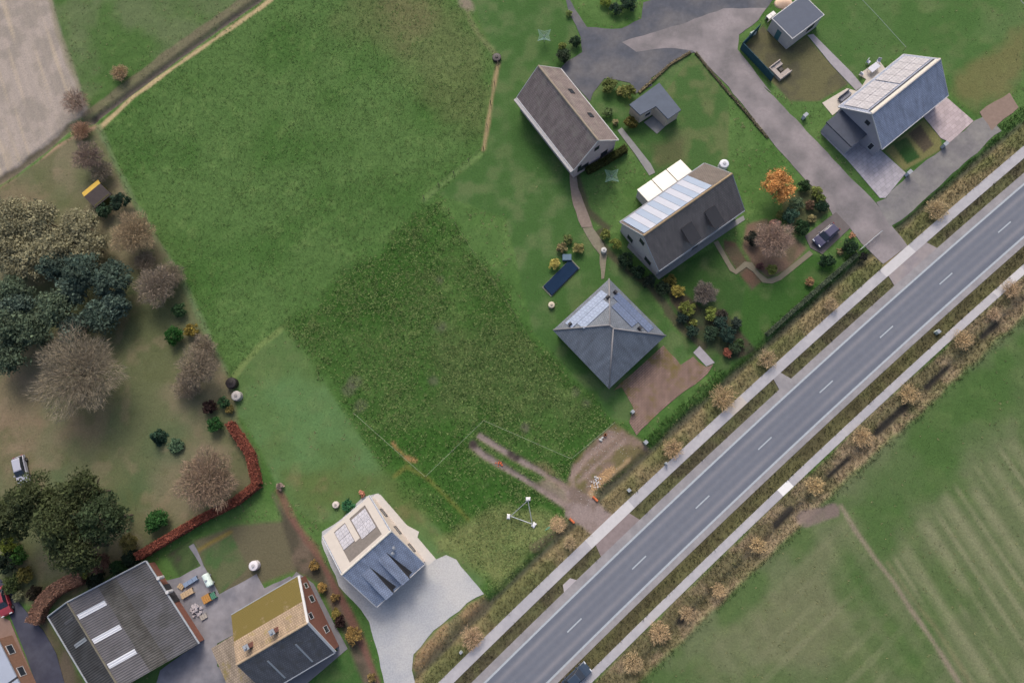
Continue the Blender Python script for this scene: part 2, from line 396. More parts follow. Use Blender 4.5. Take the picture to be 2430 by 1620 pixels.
# paddock edge on the right
streak(sites('c2', [(1690, 440), (1640, 720), (1590, 1030)]), .55, (150, 132, 100), na=.4, tuft=.2)
streak(sites('c2', [(1570, 1060), (1330, 1250), (1180, 1380)]), .7, (104, 128, 78), na=.4, amt=.7)
streak(sites('c2', [(1440, -40), (1500, 150), (1560, 250), (1680, 380)]), .6, (116, 118, 84), na=.6, amt=.6)
p = site('c2', 1480, 30); lay(sm(.5, -.5, np.hypot(gx - p.x, gy - p.y) - 1.2 + 2 * n_e) * .8, (136, 122, 112), tuft=0)
# the old garden on the left
gar = sites('c1', [(-300, 1400), (0, 1300), (250, 1130), (420, 1000), (560, 920), (680, 880), (760, 1080), (860, 1300), (960, 1500)]) + sites('c5', [(1100, 100), (1250, 350), (1400, 700), (1540, 960), (1600, 1100), (1650, 1350), (1780, 1568)]) + sites('c9', [(1790, 100), (1800, 230), (1400, 430), (960, 690), (400, 1050), (0, 1000), (-300, 900)])
area(gar, (98, 103, 74), w=.4, na=.6, tuft=.3, pale=.05, c2=(115, 110, 87), mixn=sm(.42, .68, n_a))
for c, x, y, r in (('c5', 80, 1180, 7), ('c5', 60, 1450, 6), ('c5', 560, 1350, 5), ('N', 160, 200, 6)):
    p = site(c, x, y); lay(sm(2.5, -2.5, np.hypot(gx - p.x, gy - p.y) - r * .7 + 6 * n_e) * .5, (130, 110, 92))
for c, x, y, r in (('c5', 1150, 1470, 4), ('c9', 950, 250, 4), ('c9', 420, 160, 2), ('c5', 850, 520, 2)):
    p = site(c, x, y); lay(sm(2, -2, np.hypot(gx - p.x, gy - p.y) - r * .7 + 4 * n_e) * .6, (82, 100, 70))
streak(sites('c1', [(680, 880), (760, 1060), (880, 1300)]) + sites('c5', [(1080, 100), (1260, 370), (1420, 720), (1560, 1000)]), .9, (104, 122, 86), na=.6, amt=.7)
# gardens of the farm
area(sites('s4', [(330, 180), (680, 40), (1320, -40), (1320, 470), (960, 620), (560, 690), (420, 480)]), (98, 94, 74), w=.4, na=.5, tuft=.1, pale=0)
area(sites('s4', [(400, 290), (700, 110), (870, 440), (600, 680), (420, 420)]), (72, 98, 58), w=.2, na=.3, tuft=.1, pale=0, c2=(92, 98, 70))
streak(sites('s4', [(370, 270), (500, 190), (690, 90)]), .5, (126, 112, 60), na=.3, amt=.9)
area(sites('s4', [(60, 320), (300, 170), (400, 420), (190, 520)]), (70, 72, 56), w=.3, na=.5, tuft=.2, pale=0, c2=(58, 80, 46))
area(sites('r6', [(1200, 1568), (1820, 1150), (2050, 1568), (1200, 1700)]), (62, 96, 48), w=.2, na=.2, tuft=.1, pale=0)
area(sites('c10', [(130, 250), (260, 420), (470, 720), (600, 920), (700, 1100), (860, 1568), (760, 1568), (600, 1180), (450, 880), (300, 800)]), (104, 92, 80), w=.4, na=.7, tuft=.1, pale=0, c2=(78, 74, 62))
streak(sites('c10', [(180, 240), (300, 480), (420, 640), (520, 820), (640, 1050), (760, 1300), (860, 1560)]), 1.0, (118, 84, 76), na=.6, amt=.8)
area(sites('V', [(1050, 420), (850, 520), (480, 820), (330, 980), (150, 1180), (80, 1360), (250, 1568), (480, 1400), (900, 900), (1180, 540)]), (128, 122, 92), w=.4, na=.8, tuft=.6, pale=.3, c2=(150, 128, 98))
area(sites('s5', [(330, 640), (560, 640), (640, 760), (1100, 1600), (760, 1640), (600, 1000)]), (92, 84, 72), w=.4, na=.6, tuft=.2, pale=0, c2=(80, 80, 58))
# gravel bed and front garden of the right-hand house
area(sites('s2', [(420, 700), (640, 640), (930, 830), (1080, 960), (860, 1210), (640, 1290), (480, 1130), (380, 960)]), (118, 98, 84), w=.3, na=.5, tuft=0, pale=0, c2=(96, 88, 70))
area(sites('s2', [(170, 870), (300, 900), (420, 1090), (480, 1150), (600, 1320), (480, 1420), (330, 1220), (180, 1000)]), (98, 78, 66), w=.2, na=.2, tuft=0, pale=0, c2=(86, 80, 64))
area(sites('s1', [(150, 380), (350, 480), (650, 760), (1000, 820), (1400, 1300), (1500, 1400), (1100, 1560), (800, 1340), (500, 1040), (250, 700)]), (72, 66, 54), w=.3, na=.5, tuft=.1, pale=0, c2=(58, 68, 48))
area(sites('s2', [(800, 450), (1150, 230), (1400, 500), (1150, 700), (930, 840), (840, 640)]), (78, 84, 58), w=.3, na=.5, tuft=.1, pale=0)
streak(sites('c3', [(480, 1180), (560, 1450), (700, 1568)]) + sites('s3', [(560, 80), (690, 240), (900, 430), (1080, 560), (1240, 760)]) + sites('s1', [(230, 860), (480, 1150), (720, 1340)]), 1.2, (78, 72, 60), na=.6, amt=.85, tuft=0, pale=0)
area(sites('s6', [(890, 1110), (1240, 830), (1390, 990), (1400, 1100), (1060, 1290)]), (118, 116, 76), w=.2, na=.2, tuft=.2, pale=0)
area(sites('s6', [(960, 1050), (1090, 990), (1210, 1170), (1090, 1230)]), (46, 78, 40), w=.15, na=.1, tuft=.2, pale=0)
area(sites('s6', [(1100, 960), (1210, 880), (1330, 1060), (1240, 1130)]), (86, 78, 64), w=.15, na=.1, tuft=0, pale=0)
# road corridor: banks, ditches, verges
rt, ro = road_coords(gx, gy)
inr = sm(.3, -.3, np.abs(ro + 8.0) - 1.9 + .5 * n_e)
lay(inr, (134, 122, 92), tuft=.7, pale=.3, c2=(104, 106, 70), mixn=sm(.38, .62, fbm(gx, gy, 5, 91, 3)))
nwd = sm(.35, -.35, np.abs(ro + 10.0) - .42 + .7 * n_e) * sm(-60, -58, rt)
lay(nwd * .85, (80, 78, 66), tuft=.15, pale=0); HGT -= .42 * sm(1.2, .3, np.abs(ro + 10.0)) * sm(-60, -50, rt)
ver = sm(.2, -.2, np.abs(ro + 5.0) - 1.05 + .15 * n_e)
lay(ver, (84, 80, 62), tuft=.5, pale=.15, c2=(94, 94, 66)); HGT -= .10 * sm(.8, .2, np.abs(ro + 5.0))
ver = sm(.2, -.2, np.abs(ro - 4.8) - 1.15 + .15 * n_e)
lay(ver, (88, 84, 60), tuft=.5, pale=.15, c2=(96, 94, 64)); HGT -= .10 * sm(.9, .2, np.abs(ro - 4.8))
for P_, wd in (([(1330, 1180), (1500, 1300), (1790, 1520)], 2.3), ([(1330, 980), (1560, 1130), (1860, 1370)], 1.8), ([(1400, 1120), (1560, 1240), (1820, 1440)], 2.4)):
    streak(sites('A', P_), wd, (142, 128, 124), na=.6, tuft=0, pale=0, c2=(118, 104, 96)); d_ = line_dist(gx, gy, sites('A', P_)); HGT = HGT * sm(.5, 1.6, d_ - wd / 2) - .04 * sm(1.6, .5, d_ - wd / 2)
# land south-east of the road: field with wheel tracks
se = sm(-.3, .3, ro - 11.3 + .9 * n_e)
lay(se, (80, 102, 60), tuft=.45, pale=.2, c2=(98, 109, 77), mixn=sm(.4, .62, fbm(gx, gy, 7, 101, 4)))
ba, bb = site('c12', 900, 870), site('c12', 1340, 1568)
fd = (bb - ba).normalized(); rowf = (gx * fd.y - gy * fd.x); alf = gx * fd.x + gy * fd.y
r0 = ba.x * fd.y - ba.y * fd.x
right = sm(0, -2, rowf - r0) * sm(0, 2.5, ro - 21.0 + 3 * n_e + .06 * (alf - alf.min()) * 0)
def rows(u, v, per, seed, sharp=.55):
    wob = u + .9 * (fbm(u * .3, v * .08, 3.0, seed + 5, 2) - .5)
    ln_ = sm(sharp, .95, .5 + .5 * np.cos(2 * np.pi * wob / per))
    return ln_ * sm(.32, .68, fbm(np.floor(wob / per + .5) * 7.3, v * .09, 1.0, seed, 3))
lay(se * right * .35, (90, 104, 68)); lay(se * right * np.clip(rows(rowf, alf, 2.1, 113) + .7 * rows(rowf + .7, alf, 4.3, 117, .2), 0, 1) * .55, (136, 136, 108))
left = sm(-1, 2, rowf - r0) * sm(0, 2.5, ro - 13.5 + 2 * n_e)
lay(se * left * (.25 + .5 * sm(.4, .65, n_a)), (106, 110, 82)); lay(se * left * np.clip(rows(ro, rt, 2.5, 131) + .6 * rows(rowf, alf, 3.4, 151, .35), 0, 1) * .32 * (.4 + .8 * n_b), (136, 136, 108))
lay(se * sm(3, -3, np.abs(rowf - r0 - 3.5) - 1.5 + 4 * n_e) * sm(0, 4, ro - 15) * .6, (62, 96, 44))
lay(se * sm(2, -2, np.abs(ro - 16.5) - 4 + 3 * n_e) * sm(2, -6, rowf - r0) * .55, (62, 96, 44))
streak(sites('c12', [(540, 350), (640, 520), (780, 720), (900, 870), (1020, 1060), (1180, 1290), (1400, 1640)]), .55, (138, 126, 112), na=.3, amt=.85)
streak(sites('c12', [(860, 740), (1000, 940), (1200, 1200), (1480, 1640)]), .5, (126, 120, 92), na=.5, amt=.5)
bank = sm(.4, -.4, np.abs(ro - 9.2) - 2.1 + 1.0 * n_e)
lay(bank, (146, 131, 107), tuft=.9, pale=.4, c2=(118, 112, 84), mixn=sm(.4, .6, fbm(gx, gy, 4, 171, 3)))
HGT -= .4 * sm(1.3, .35, np.abs(ro - 10.1 - .0)) * sm(45, 40, rt)
for c, a, b in (('c8', (1520, 750), (1625, 660)), ('c8', (1140, 1095), (1290, 950)), ('c8', (785, 1415), (985, 1235)), ('c12', (460, 145), (590, 25)), ('c12', (90, 480), (190, 370)), ('c11', (1200, 1150), (1290, 1070))):
    streak([site(c, *a), site(c, *b)], 1.0, (58, 55, 50), w=.3, na=.6, tuft=0, pale=0)
streak(sites('c12', [(300, 440), (480, 380)]), 2.2, (118, 106, 100), na=.8, tuft=0)

# mottling of the short lawns
gm = sm(.0, .03, COLR[..., 1] - COLR[..., 0]) * sm(.6, .25, TUFT)
lay(gm * sm(.5, .75, n_b) * .30, (104, 112, 76)); lay(gm * sm(.55, .3, n_a) * .25, (54, 88, 40))
gg = sm(-.3, .3, poly_sdf(gx, gy, gar))
lay(gg * sm(.5, .68, fbm(gx, gy, 3.2, 241, 4)) * .5, (88, 94, 62)); lay(gg * sm(.55, .75, fbm(gx, gy, 2.4, 251, 4)) * .35, (136, 120, 100))
# fine relief and pale tussocks
tus = sm(.52, .8, n_c * .55 + n_b * .45) * PALE * sm(.35, .6, fbm(gx, gy, 6, 191, 3) + .12)
lay(tus * .45, (124, 146, 88))
dk = sm(.5, .2, n_c * .5 + n_b * .5) * np.clip(TUFT, 0, 1)
COLR *= (1 - .12 * dk)[..., None]
COLR *= (.93 + .14 * n_d * np.clip(TUFT + .4, 0, 1) + .07 * (1 - np.clip(TUFT + .4, 0, 1)))[..., None]
HGT += (.10 * (n_c - .5) + .14 * (n_b - .5)) * np.clip(TUFT, 0, 1)
edge = np.minimum.reduce([gx - GX0, GX1 - gx, gy - GY0, GY1 - gy])
HGT *= sm(0, 2.0, edge)

def ground_mesh():
    v = np.stack([gx, gy, HGT], -1).reshape(-1, 3)
    idx = np.arange(nx * ny).reshape(ny, nx)
    q = np.stack([idx[:-1, :-1], idx[:-1, 1:], idx[1:, 1:], idx[1:, :-1]], -1).reshape(-1, 4)
    big = 1500.0
    ring = [(-big, -big), (big, -big), (big, big), (-big, big)]
    inner = [idx[0, 0], idx[0, -1], idx[-1, -1], idx[-1, 0]]
    n0 = len(v)
    v = np.vstack([v, [(x, y, 0) for x, y in ring]])
    rq = [(n0 + i, n0 + (i + 1) % 4, inner[(i + 1) % 4], inner[i]) for i in range(4)]
    q = np.vstack([q, rq])
    c = np.ones((len(v), 4), dtype=np.float32); c[:n0, :3] = np.clip(COLR.reshape(-1, 3), 0.004, 1)
    c[n0:, :3] = rgb(78, 106, 58)
    me = bpy.data.meshes.new('ground'); me.vertices.add(len(v)); me.vertices.foreach_set('co', v.astype(np.float32).ravel())
    me.loops.add(q.size); me.loops.foreach_set('vertex_index', q.astype(np.int32).ravel())
    me.polygons.add(len(q)); me.polygons.foreach_set('loop_start', np.arange(0, q.size, 4, dtype=np.int32))
    me.update(calc_edges=True)
    a = me.color_attributes.new('Col', 'FLOAT_COLOR', 'POINT'); a.data.foreach_set('color', c.ravel())
    me.materials.append(attr_mat('ground_soil_and_turf', .95, fine=[(9.0, .18), (3.2, .16)], bump=.5))
    o = bpy.data.objects.new('ground', me); link(o)
    for p in me.polygons: p.use_smooth = True
    return tag(o, kind='structure')
BLOCK = np.zeros((ny, nx), bool)          # where slabs and buildings cover the turf
def block_poly(P, pad=.25):
    global BLOCK
    BLOCK |= poly_sdf(gx, gy, P) > -pad

# ================================================================== SHEETS: road, paths, yards
def dens(P, step=1.2, jit=0.0, seed=1):
    r = random.Random(seed); out = []
    n = len(P)
    for i in range(n):
        a, b = Vector(P[i]), Vector(P[(i + 1) % n]); L = (b - a).length; k = max(1, int(L / step)) if jit else 1
        nrm = Vector((-(b - a).y, (b - a).x)).normalized()
        for j in range(k):
            p = a + (b - a) * (j / k)
            if jit: p = p + nrm * r.uniform(-jit, jit)
            out.append((p.x, p.y))
    return out
def sheet(name, P, z, m, jit=0.0, thick=.18, parent=None, seed=1):
    Q = dens(P, jit=jit, seed=seed)
    o = MB().prism(Q, z - thick, z).build(name, m, parent)
    if parent is None: tag(o, kind='structure')
    block_poly([Vector(q) for q in Q])
    return o
def road_strip(name, o0, o1, t0, t1, z, m, parent=None, step=4.0, thick=.2):
    n = max(1, int((t1 - t0) / step)); ts = [t0 + (t1 - t0) * i / n for i in range(n + 1)]
    P = [road_pt(t, o0) for t in ts] + [road_pt(t, o1) for t in reversed(ts)]
    b = MB(); N = n + 1
    vs = [(p.x, p.y, z) for p in P] + [(p.x, p.y, z - thick) for p in P]
    fs = []
    for i in range(n):
        a, bq, c, d = i, i + 1, 2 * N - 2 - i, 2 * N - 1 - i
        fs.append((a, bq, c, d)); fs.append((a + 2 * N, d + 2 * N, c + 2 * N, bq + 2 * N))
    M2 = 2 * N
    for i in range(M2): j = (i + 1) % M2; fs.append((i, i + M2, j + M2, j))
    b.add(vs, fs)
    o = b.build(name, m, parent)
    me = o.data; me.update()
    import bmesh
    bm = bmesh.new(); bm.from_mesh(me); bmesh.ops.recalc_face_normals(bm, faces=bm.faces); bm.to_mesh(me); bm.free()
    if parent is None: tag(o, kind='structure')
    return o
def road_mat():
    """worn asphalt: paler wheel tracks follow the lanes"""
    m = mat('worn_asphalt', rgb(108, 112, 121), .85, .07, 3.0, .25, 60, c2=rgb(118, 119, 126), bigscale=.12)
    return m
M_asph = road_mat()
M_track = mat('polished_wheel_track', rgb(128, 127, 131), .8, .06, 2.5, .2, 60)
M_gut = mat('concrete_gutter', rgb(148, 145, 148), .9, .10, 1.5, .2, 30, c2=rgb(136, 134, 138), bigscale=.4)
M_cyc = mat('pale_path_concrete', rgb(164, 163, 169), .9, .08, 1.2, .2, 30, c2=rgb(176, 174, 178), bigscale=.15)
M_cycw = mat('fresh_path_concrete', rgb(194, 192, 194), .9, .07, 1.2, .2, 30)
M_white = mat('road_paint', rgb(166, 174, 182), .75, .12, 4.0)
T0, T1 = -80, 84
def build_road():
    nl, ts = 44, np.arange(T0, T1 + .01, .5)
    offs = np.linspace(-2.75, 2.75, nl + 1)
    O, T = np.meshgrid(offs, ts)
    ox_ = O + RD_C * (T / 12.5) ** 2
    X = RD_O.x + RD_D.x * T + RD_N.x * ox_; Y = RD_O.y + RD_D.y * T + RD_N.y * ox_
    Z = .060 - .02 * (np.abs(O) / 2.75) ** 2 * 0
    base, pale, dark = (np.array(rgb(*c)) for c in ((105, 110, 122), (131, 131, 138), (92, 98, 112)))
    w = np.exp(-((np.abs(O) - 1.72) / .34) ** 2) * (.55 + .6 * fbm(T * .6, O * 2, 6.0, 61, 3)) + .35 * np.exp(-((np.abs(O) - .55) / .25) ** 2)
    dk = np.exp(-((np.abs(O) - 2.45) / .3) ** 2) * .5 + .35 * sm(.5, .8, fbm(T * .25, O, 3.0, 67, 3))
    c = base[None, None] * (1 - w[..., None] * .8) + pale * w[..., None] * .8
    c = c * (1 - dk[..., None] * .6) + dark * dk[..., None] * .6
    n1, n2 = X.shape; idx = np.arange(n1 * n2).reshape(n1, n2)
    q = np.stack([idx[:-1, :-1], idx[1:, :-1], idx[1:, 1:], idx[:-1, 1:]], -1).reshape(-1, 4)
    me = bpy.data.meshes.new('road'); me.vertices.add(n1 * n2); me.vertices.foreach_set('co', np.stack([X, Y, np.full_like(X, .060)], -1).astype(np.float32).ravel())
    me.loops.add(q.size); me.loops.foreach_set('vertex_index', q.astype(np.int32).ravel()); me.polygons.add(len(q)); me.polygons.foreach_set('loop_start', np.arange(0, q.size, 4, dtype=np.int32)); me.update(calc_edges=True)
    at = me.color_attributes.new('Col', 'FLOAT_COLOR', 'POINT'); c4 = np.ones((n1 * n2, 4), np.float32); c4[:, :3] = c.reshape(-1, 3); at.data.foreach_set('color', c4.ravel())
    me.materials.append(attr_mat('worn_lane_asphalt', .85, fine=[(1.1, .06), (14.0, .08)], bump=.15, spec=.3))
    return tag(link(bpy.data.objects.new('road', me)), kind='structure')
road = build_road()
for k, (a, b) in enumerate(((-4.15, -3.02), (3.02, 3.85))):
    tag(road_strip('gutter_strip', a, b, T0, T1, .052, M_gut, road))
# asphalt below the edge lines
for a, b in ((-3.02, -2.75), (2.75, 3.02)):
    road_strip('edge_line', a, b, T0, T1, .066, M_white, road)
for k in range(-8, 9):
    t = 12.5 * (k + .5)
    road_strip('lane_dash', -.09, .09, t - 1.35, t + 1.35, .0665, M_white, road, thick=.005)
block_poly([road_pt(t, -4.2) for t in range(T0, T1 + 1, 8)] + [road_pt(t, 3.9) for t in range(T1, T0 - 1, -8)], .1)
def cyc(o0, o1, cuts, z):
    o = road_strip('cycle_path', o0, o1, T0, T1, z, M_cyc)
    for t0, t1, mm in cuts: road_strip('path_slab', o0, o1, t0, t1, z + .004, mm, o, thick=.02)
    block_poly([road_pt(t, o0) for t in range(T0, T1 + 1, 8)] + [road_pt(t, o1) for t in range(T1, T0 - 1, -8)], .1)
    return o
def tt(c, x, y):
    p = site(c, x, y); return road_coords(p.x, p.y)[0]
ccw = cyc(-7.25, -5.80, [(tt('r3', 560, 540), tt('r3', 220, 830), M_cycw), (tt('c11', 860, 330), tt('c11', 560, 600), M_cycw), (tt('r1', 640, 830), tt('r1', 440, 1020), mat('tan_path_slab', rgb(182, 174, 168), .9, .06))], .062)
cyc(5.80, 6.95, [(tt('r3', 1862, 790), tt('r3', 1530, 1080), M_cycw), (tt('c12', 190, 190), tt('c12', 120, 260), mat('white_path_slab', rgb(226, 226, 226), .9, .05))], .062)
# crossings of the verge: driveway aprons and small slabs
M_apron = mat('driveway_asphalt', rgb(138, 132, 136), .9, .10, 1.2, .2, 25, c2=rgb(150, 142, 142), bigscale=.5)
def apron(t0, t1, m, o0=-5.80, o1=-4.15, z=.058, nm='driveway'):
    P = [road_pt(t0, o0), road_pt(t1, o0), road_pt(t1 + .5, o1), road_pt(t0 - .5, o1)]
    sheet(nm, P, z, m)
apron(tt('r3', 760, 500), tt('r3', 300, 870), M_apron)
apron(tt('c11', 880, 430), tt('c11', 640, 640), mat('worn_brown_apron', rgb(134, 122, 122), .9, .12, 1.5, .2, 25))
apron(tt('r1', 1310, 600), tt('r1', 1200, 680), M_gut, nm='pavement')
apron(tt('r2', 680, 800), tt('r2', 560, 880), mat('pinkish_slab', rgb(172, 166, 170), .9, .06), nm='pavement', o0=-4.95)

M_lane = mat('lane_gravelled_asphalt', rgb(144, 137, 139), .95, .14, 2.0, .3, 20, c2=rgb(118, 114, 116), bigscale=.25)
M_yard = mat('dark_wet_yard', rgb(104, 103, 106), .9, .16, 1.2, .3, 20, c2=rgb(80, 84, 94), bigscale=.16)
M_pave = tile_mat('lavender_paving', rgb(176, 171, 178), .9, course=.6, width=.9, spec=.2, rot=math.radians(-39), mortar=.03, mk=.7, var=.12)
M_pavep = tile_mat('pinkish_paving', rgb(186, 172, 174), .9, course=.6, width=.9, spec=.2, rot=math.radians(-39), mortar=.03, mk=.7, var=.12)
M_tarm = mat('roadside_tarmac', rgb(116, 114, 116), .95, .12, 1.6, .2, 20, c2=rgb(132, 130, 128), bigscale=.3)
M_brick = tile_mat('mossy_brick_paving', rgb(140, 118, 108), .95, moss=rgb(112, 100, 62), moss_lo=.5, moss_hi=.65, moss_scale=.3, course=.3, width=.6, spec=.15, rot=math.radians(-42), var=.18)
M_gravel = mat('pale_gravel', rgb(168, 171, 176), .95, .17, 5.0, .5, 22, c2=rgb(184, 184, 184), bigscale=.2)
M_conc = mat('yard_concrete', rgb(116, 116, 124), .95, .13, 1.0, .2, 20, c2=rgb(140, 138, 144), bigscale=.3)
M_pathg = mat('grey_garden_path', rgb(136, 136, 136), .95, .12, 1.2, .2, 20)
M_pathw = mat('pale_garden_path', rgb(156, 152, 158), .95, .10, 1.2, .2, 20)
M_sand = mat('sandy_garden_path', rgb(122, 116, 100), .95, .12, 1.2, .2, 20)
sheet('yard', sites('c3', [(400, -60), (560, 190), (800, 200), (930, 130), (950, 20), (1150, -60), (1900, -60), (1740, 120), (1600, 250), (1590, 330), (1400, 380), (1290, 360), (1130, 440), (1000, 540), (1010, 590), (890, 650), (860, 570), (680, 540), (600, 640), (580, 700), (380, 470), (420, 420), (530, 360), (520, 260), (440, 90)]), .030, M_yard, jit=.12)
sheet('driveway', sites('c3', [(800, 290), (1000, 230), (1200, 170), (1500, 60), (1800, 60), (1740, 140), (1610, 240), (1600, 340), (1830, 640)]) + sites('c4', [(0, 590), (300, 900), (560, 1180), (780, 1400), (900, 1568)]) + sites('c8', [(1000, 130), (830, 250), (680, 110), (600, 0)]) + sites('c4', [(500, 1520), (420, 1360), (220, 1160), (0, 900)]) + sites('c3', [(1800, 930), (1500, 560), (1290, 350), (1100, 330), (900, 360)]), .036, M_lane, jit=.10)
sheet('driveway', sites('s6', [(330, 930), (480, 820), (720, 1010), (860, 1110), (1080, 1310), (900, 1530), (850, 1530), (560, 1190), (330, 960)]), .052, M_pave)
sheet('driveway', sites('s6', [(1230, 800), (1440, 640), (1680, 850), (1470, 1040), (1390, 1000)]), .050, M_pavep)
sheet('pavement', sites('s6', [(900, 1530), (1100, 1330), (1440, 1060), (1690, 850), (1792, 800)]) + sites('c4', [(1640, 900), (1430, 1090), (960, 1520), (880, 1560), (780, 1390)]), .042, M_tarm, jit=.15)
sheet('pavement', sites('c4', [(1490, 770), (1700, 640), (1760, 740), (1580, 900)]), .045, mat('brownish_hardstanding', rgb(134, 116, 106), .95, .12), jit=.15)
sheet('terrace', sites('s6', [(340, 690), (560, 560), (660, 590), (730, 480), (660, 440), (840, 310), (900, 390), (480, 760), (430, 800)]), .055, mat('cream_terrace', rgb(198, 190, 180), .9, .06))
sheet('path', sites('s6', [(210, 90), (260, 80), (600, 420), (700, 540), (640, 580), (420, 350)]), .05, M_pathw)
sheet('path', sites('c3', [(770, 900), (800, 880), (1000, 1130), (1030, 1190), (990, 1210), (890, 1060)]), .05, M_pathg)
sheet('path', sites('c3', [(440, 1190), (480, 1190), (500, 1290), (600, 1568), (520, 1568), (450, 1360)]), .045, mat('brown_trodden_path', rgb(136, 122, 112), .95, .15), jit=.1)
sheet('path', sites('s3', [(440, 0), (530, 0), (640, 150), (670, 240), (640, 470), (610, 480), (600, 250), (480, 90)]), .04, mat('grassy_trodden_path', rgb(128, 122, 106), .95, .18), jit=.1)
sheet('path', sites('s2', [(60, 900), (110, 880), (250, 1130), (300, 1200), (400, 1110), (480, 1120), (560, 1230), (650, 1300), (760, 1270), (1000, 1080), (1110, 990), (1150, 1030), (1000, 1150), (800, 1310), (700, 1350), (600, 1340), (490, 1220), (420, 1170), (310, 1250), (240, 1210)]), .05, M_sand)
sheet('path', sites('r5', [(340, 1390), (800, 1010), (1380, 690), (1400, 740), (1000, 1010), (330, 1480), (-60, 1080), (-40, 1030)]), .048, M_pathg)
sheet('driveway', sites('s2', [(1060, 830), (1400, 570), (1560, 740), (1250, 1030), (1120, 960)]), .05, mat('parking_asphalt', rgb(104, 98, 98), .95, .12, 1.5, .2, 20))
sheet('driveway', sites('c7', [(740, 1120), (1090, 810), (1205, 945), (1290, 890), (1380, 960), (1430, 940), (1390, 1010), (1100, 1230), (900, 1430), (850, 1340), (880, 1240), (800, 1100)]), .04, M_brick, jit=.08)
sheet('path', sites('c7', [(1292, 860), (1335, 815), (1440, 930), (1382, 955)]), .05, M_pathw)
sheet('gravel_yard', sites('c10', [(1240, 720), (1330, 690), (1400, 720), (1590, 950), (1480, 1020), (1300, 1160), (1200, 1260), (1110, 1370), (1090, 1480), (1130, 1640), (920, 1640), (850, 1330), (800, 1150), (740, 1060), (590, 900), (540, 760), (470, 600), (480, 530), (560, 480), (760, 290), (860, 265), (930, 340), (1080, 520)]), .040, M_gravel, jit=.14)
sheet('terrace', sites('M', [(790, 110), (850, 120), (1180, 500), (1330, 580), (1310, 650), (1540, 920), (1440, 1000), (950, 560), (700, 200)]), .052, mat('white_slab_terrace', rgb(198, 194, 190), .9, .05))
sheet('yard', sites('s4', [(330, 200), (430, 420), (580, 700), (940, 500), (1020, 640), (1270, 520), (1320, 560), (760, 860), (780, 1060), (560, 1180), (560, 1400), (760, 1568), (-60, 1640), (0, 1440), (370, 1180), (60, 560), (190, 530), (400, 420), (280, 230)]), .040, M_conc, jit=.06)
sheet('pavement', sites('r6', [(1140, 90), (1370, 250), (1600, 700), (1820, 1110), (1200, 1640), (880, 1640), (1690, 1130), (1300, 700), (1030, 220)]), .045, mat('grey_flagstones', rgb(120, 120, 126), .95, .10, 1.2, .2, 16))
sheet('lane', sites('s5', [(0, 230), (60, 290), (330, 640), (560, 900), (720, 1180), (860, 1680), (500, 1680), (330, 1200), (130, 700), (-120, 300)]), .040, mat('blue_black_lane', rgb(58, 60, 76), .85, .12, 1.5, .2, 20, c2=rgb(72, 74, 88), bigscale=.3))
sheet('pavement', sites('s5', [(-150, 520), (0, 700), (130, 770), (250, 1060), (400, 1420), (500, 1700), (260, 1700), (90, 1180), (-120, 760)]), .046, mat('brown_pavers', rgb(132, 110, 100), .95, .10, 1.5, .2, 16))

# ================================================================== BUILDINGS
M_wallw = mat('white_render', rgb(188, 182, 180), .9, .06, 1.5, .1, 20)
M_wallp = mat('pinkish_painted_brick', rgb(186, 172, 174), .9, .10, 2.0, .2, 14)
M_wallg = mat('lavender_grey_render', rgb(166, 164, 174), .9, .05, 1.5, .1, 20)
M_wallb = mat('brown_brick', rgb(150, 116, 98), .9, .16, 3.0, .3, 12)
M_wallr = mat('red_brick', rgb(132, 90, 78), .9, .16, 3.0, .3, 12)
M_trim = mat('white_trim', rgb(196, 196, 198), .7, .05, 2.0)
M_zinc = mat('zinc', rgb(150, 156, 164), .5, .08, 2.0, spec=.5)
M_dark = mat('dark_joinery', rgb(58, 58, 62), .6, .1, 2.0)
M_glass = mat('window_glass', rgb(52, 58, 66), .08, .1, .8, spec=.6)
M_solar = tile_mat('sky_glare_solar_glass', rgb(150, 164, 190), .22, course=.55, width=.52, spec=.6, mortar=.03, mk=.6, var=.08)  # dark panels; sky reflection is put into this pale base colour
M_solarw = mat('sky_glare_collector', rgb(188, 192, 206), .25, .05, .5, spec=.6)  # white sky glare painted into the collector colour
M_solarb = mat('sky_glare_blue_collector', rgb(160, 174, 196), .25, .05, .5, spec=.6)  # bluish stripe tint, sky glare painted in as well
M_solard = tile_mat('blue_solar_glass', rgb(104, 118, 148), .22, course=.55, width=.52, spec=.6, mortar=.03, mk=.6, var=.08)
M_solarl = tile_mat('sky_glare_lavender_solar', rgb(184, 182, 190), .22, course=.55, width=.52, spec=.6, mortar=.03, mk=.6, var=.08)  # lavender is sky glare painted as the panel colour
M_poly = mat('milky_polycarbonate', rgb(208, 203, 192), .35, .03, 1.0, spec=.5)
M_corr = mat('translucent_corrugated', rgb(196, 200, 210), .4, .04, 1.0)
M_chim = mat('chimney_brick', rgb(132, 92, 86), .9, .15, 4.0, .3, 12)

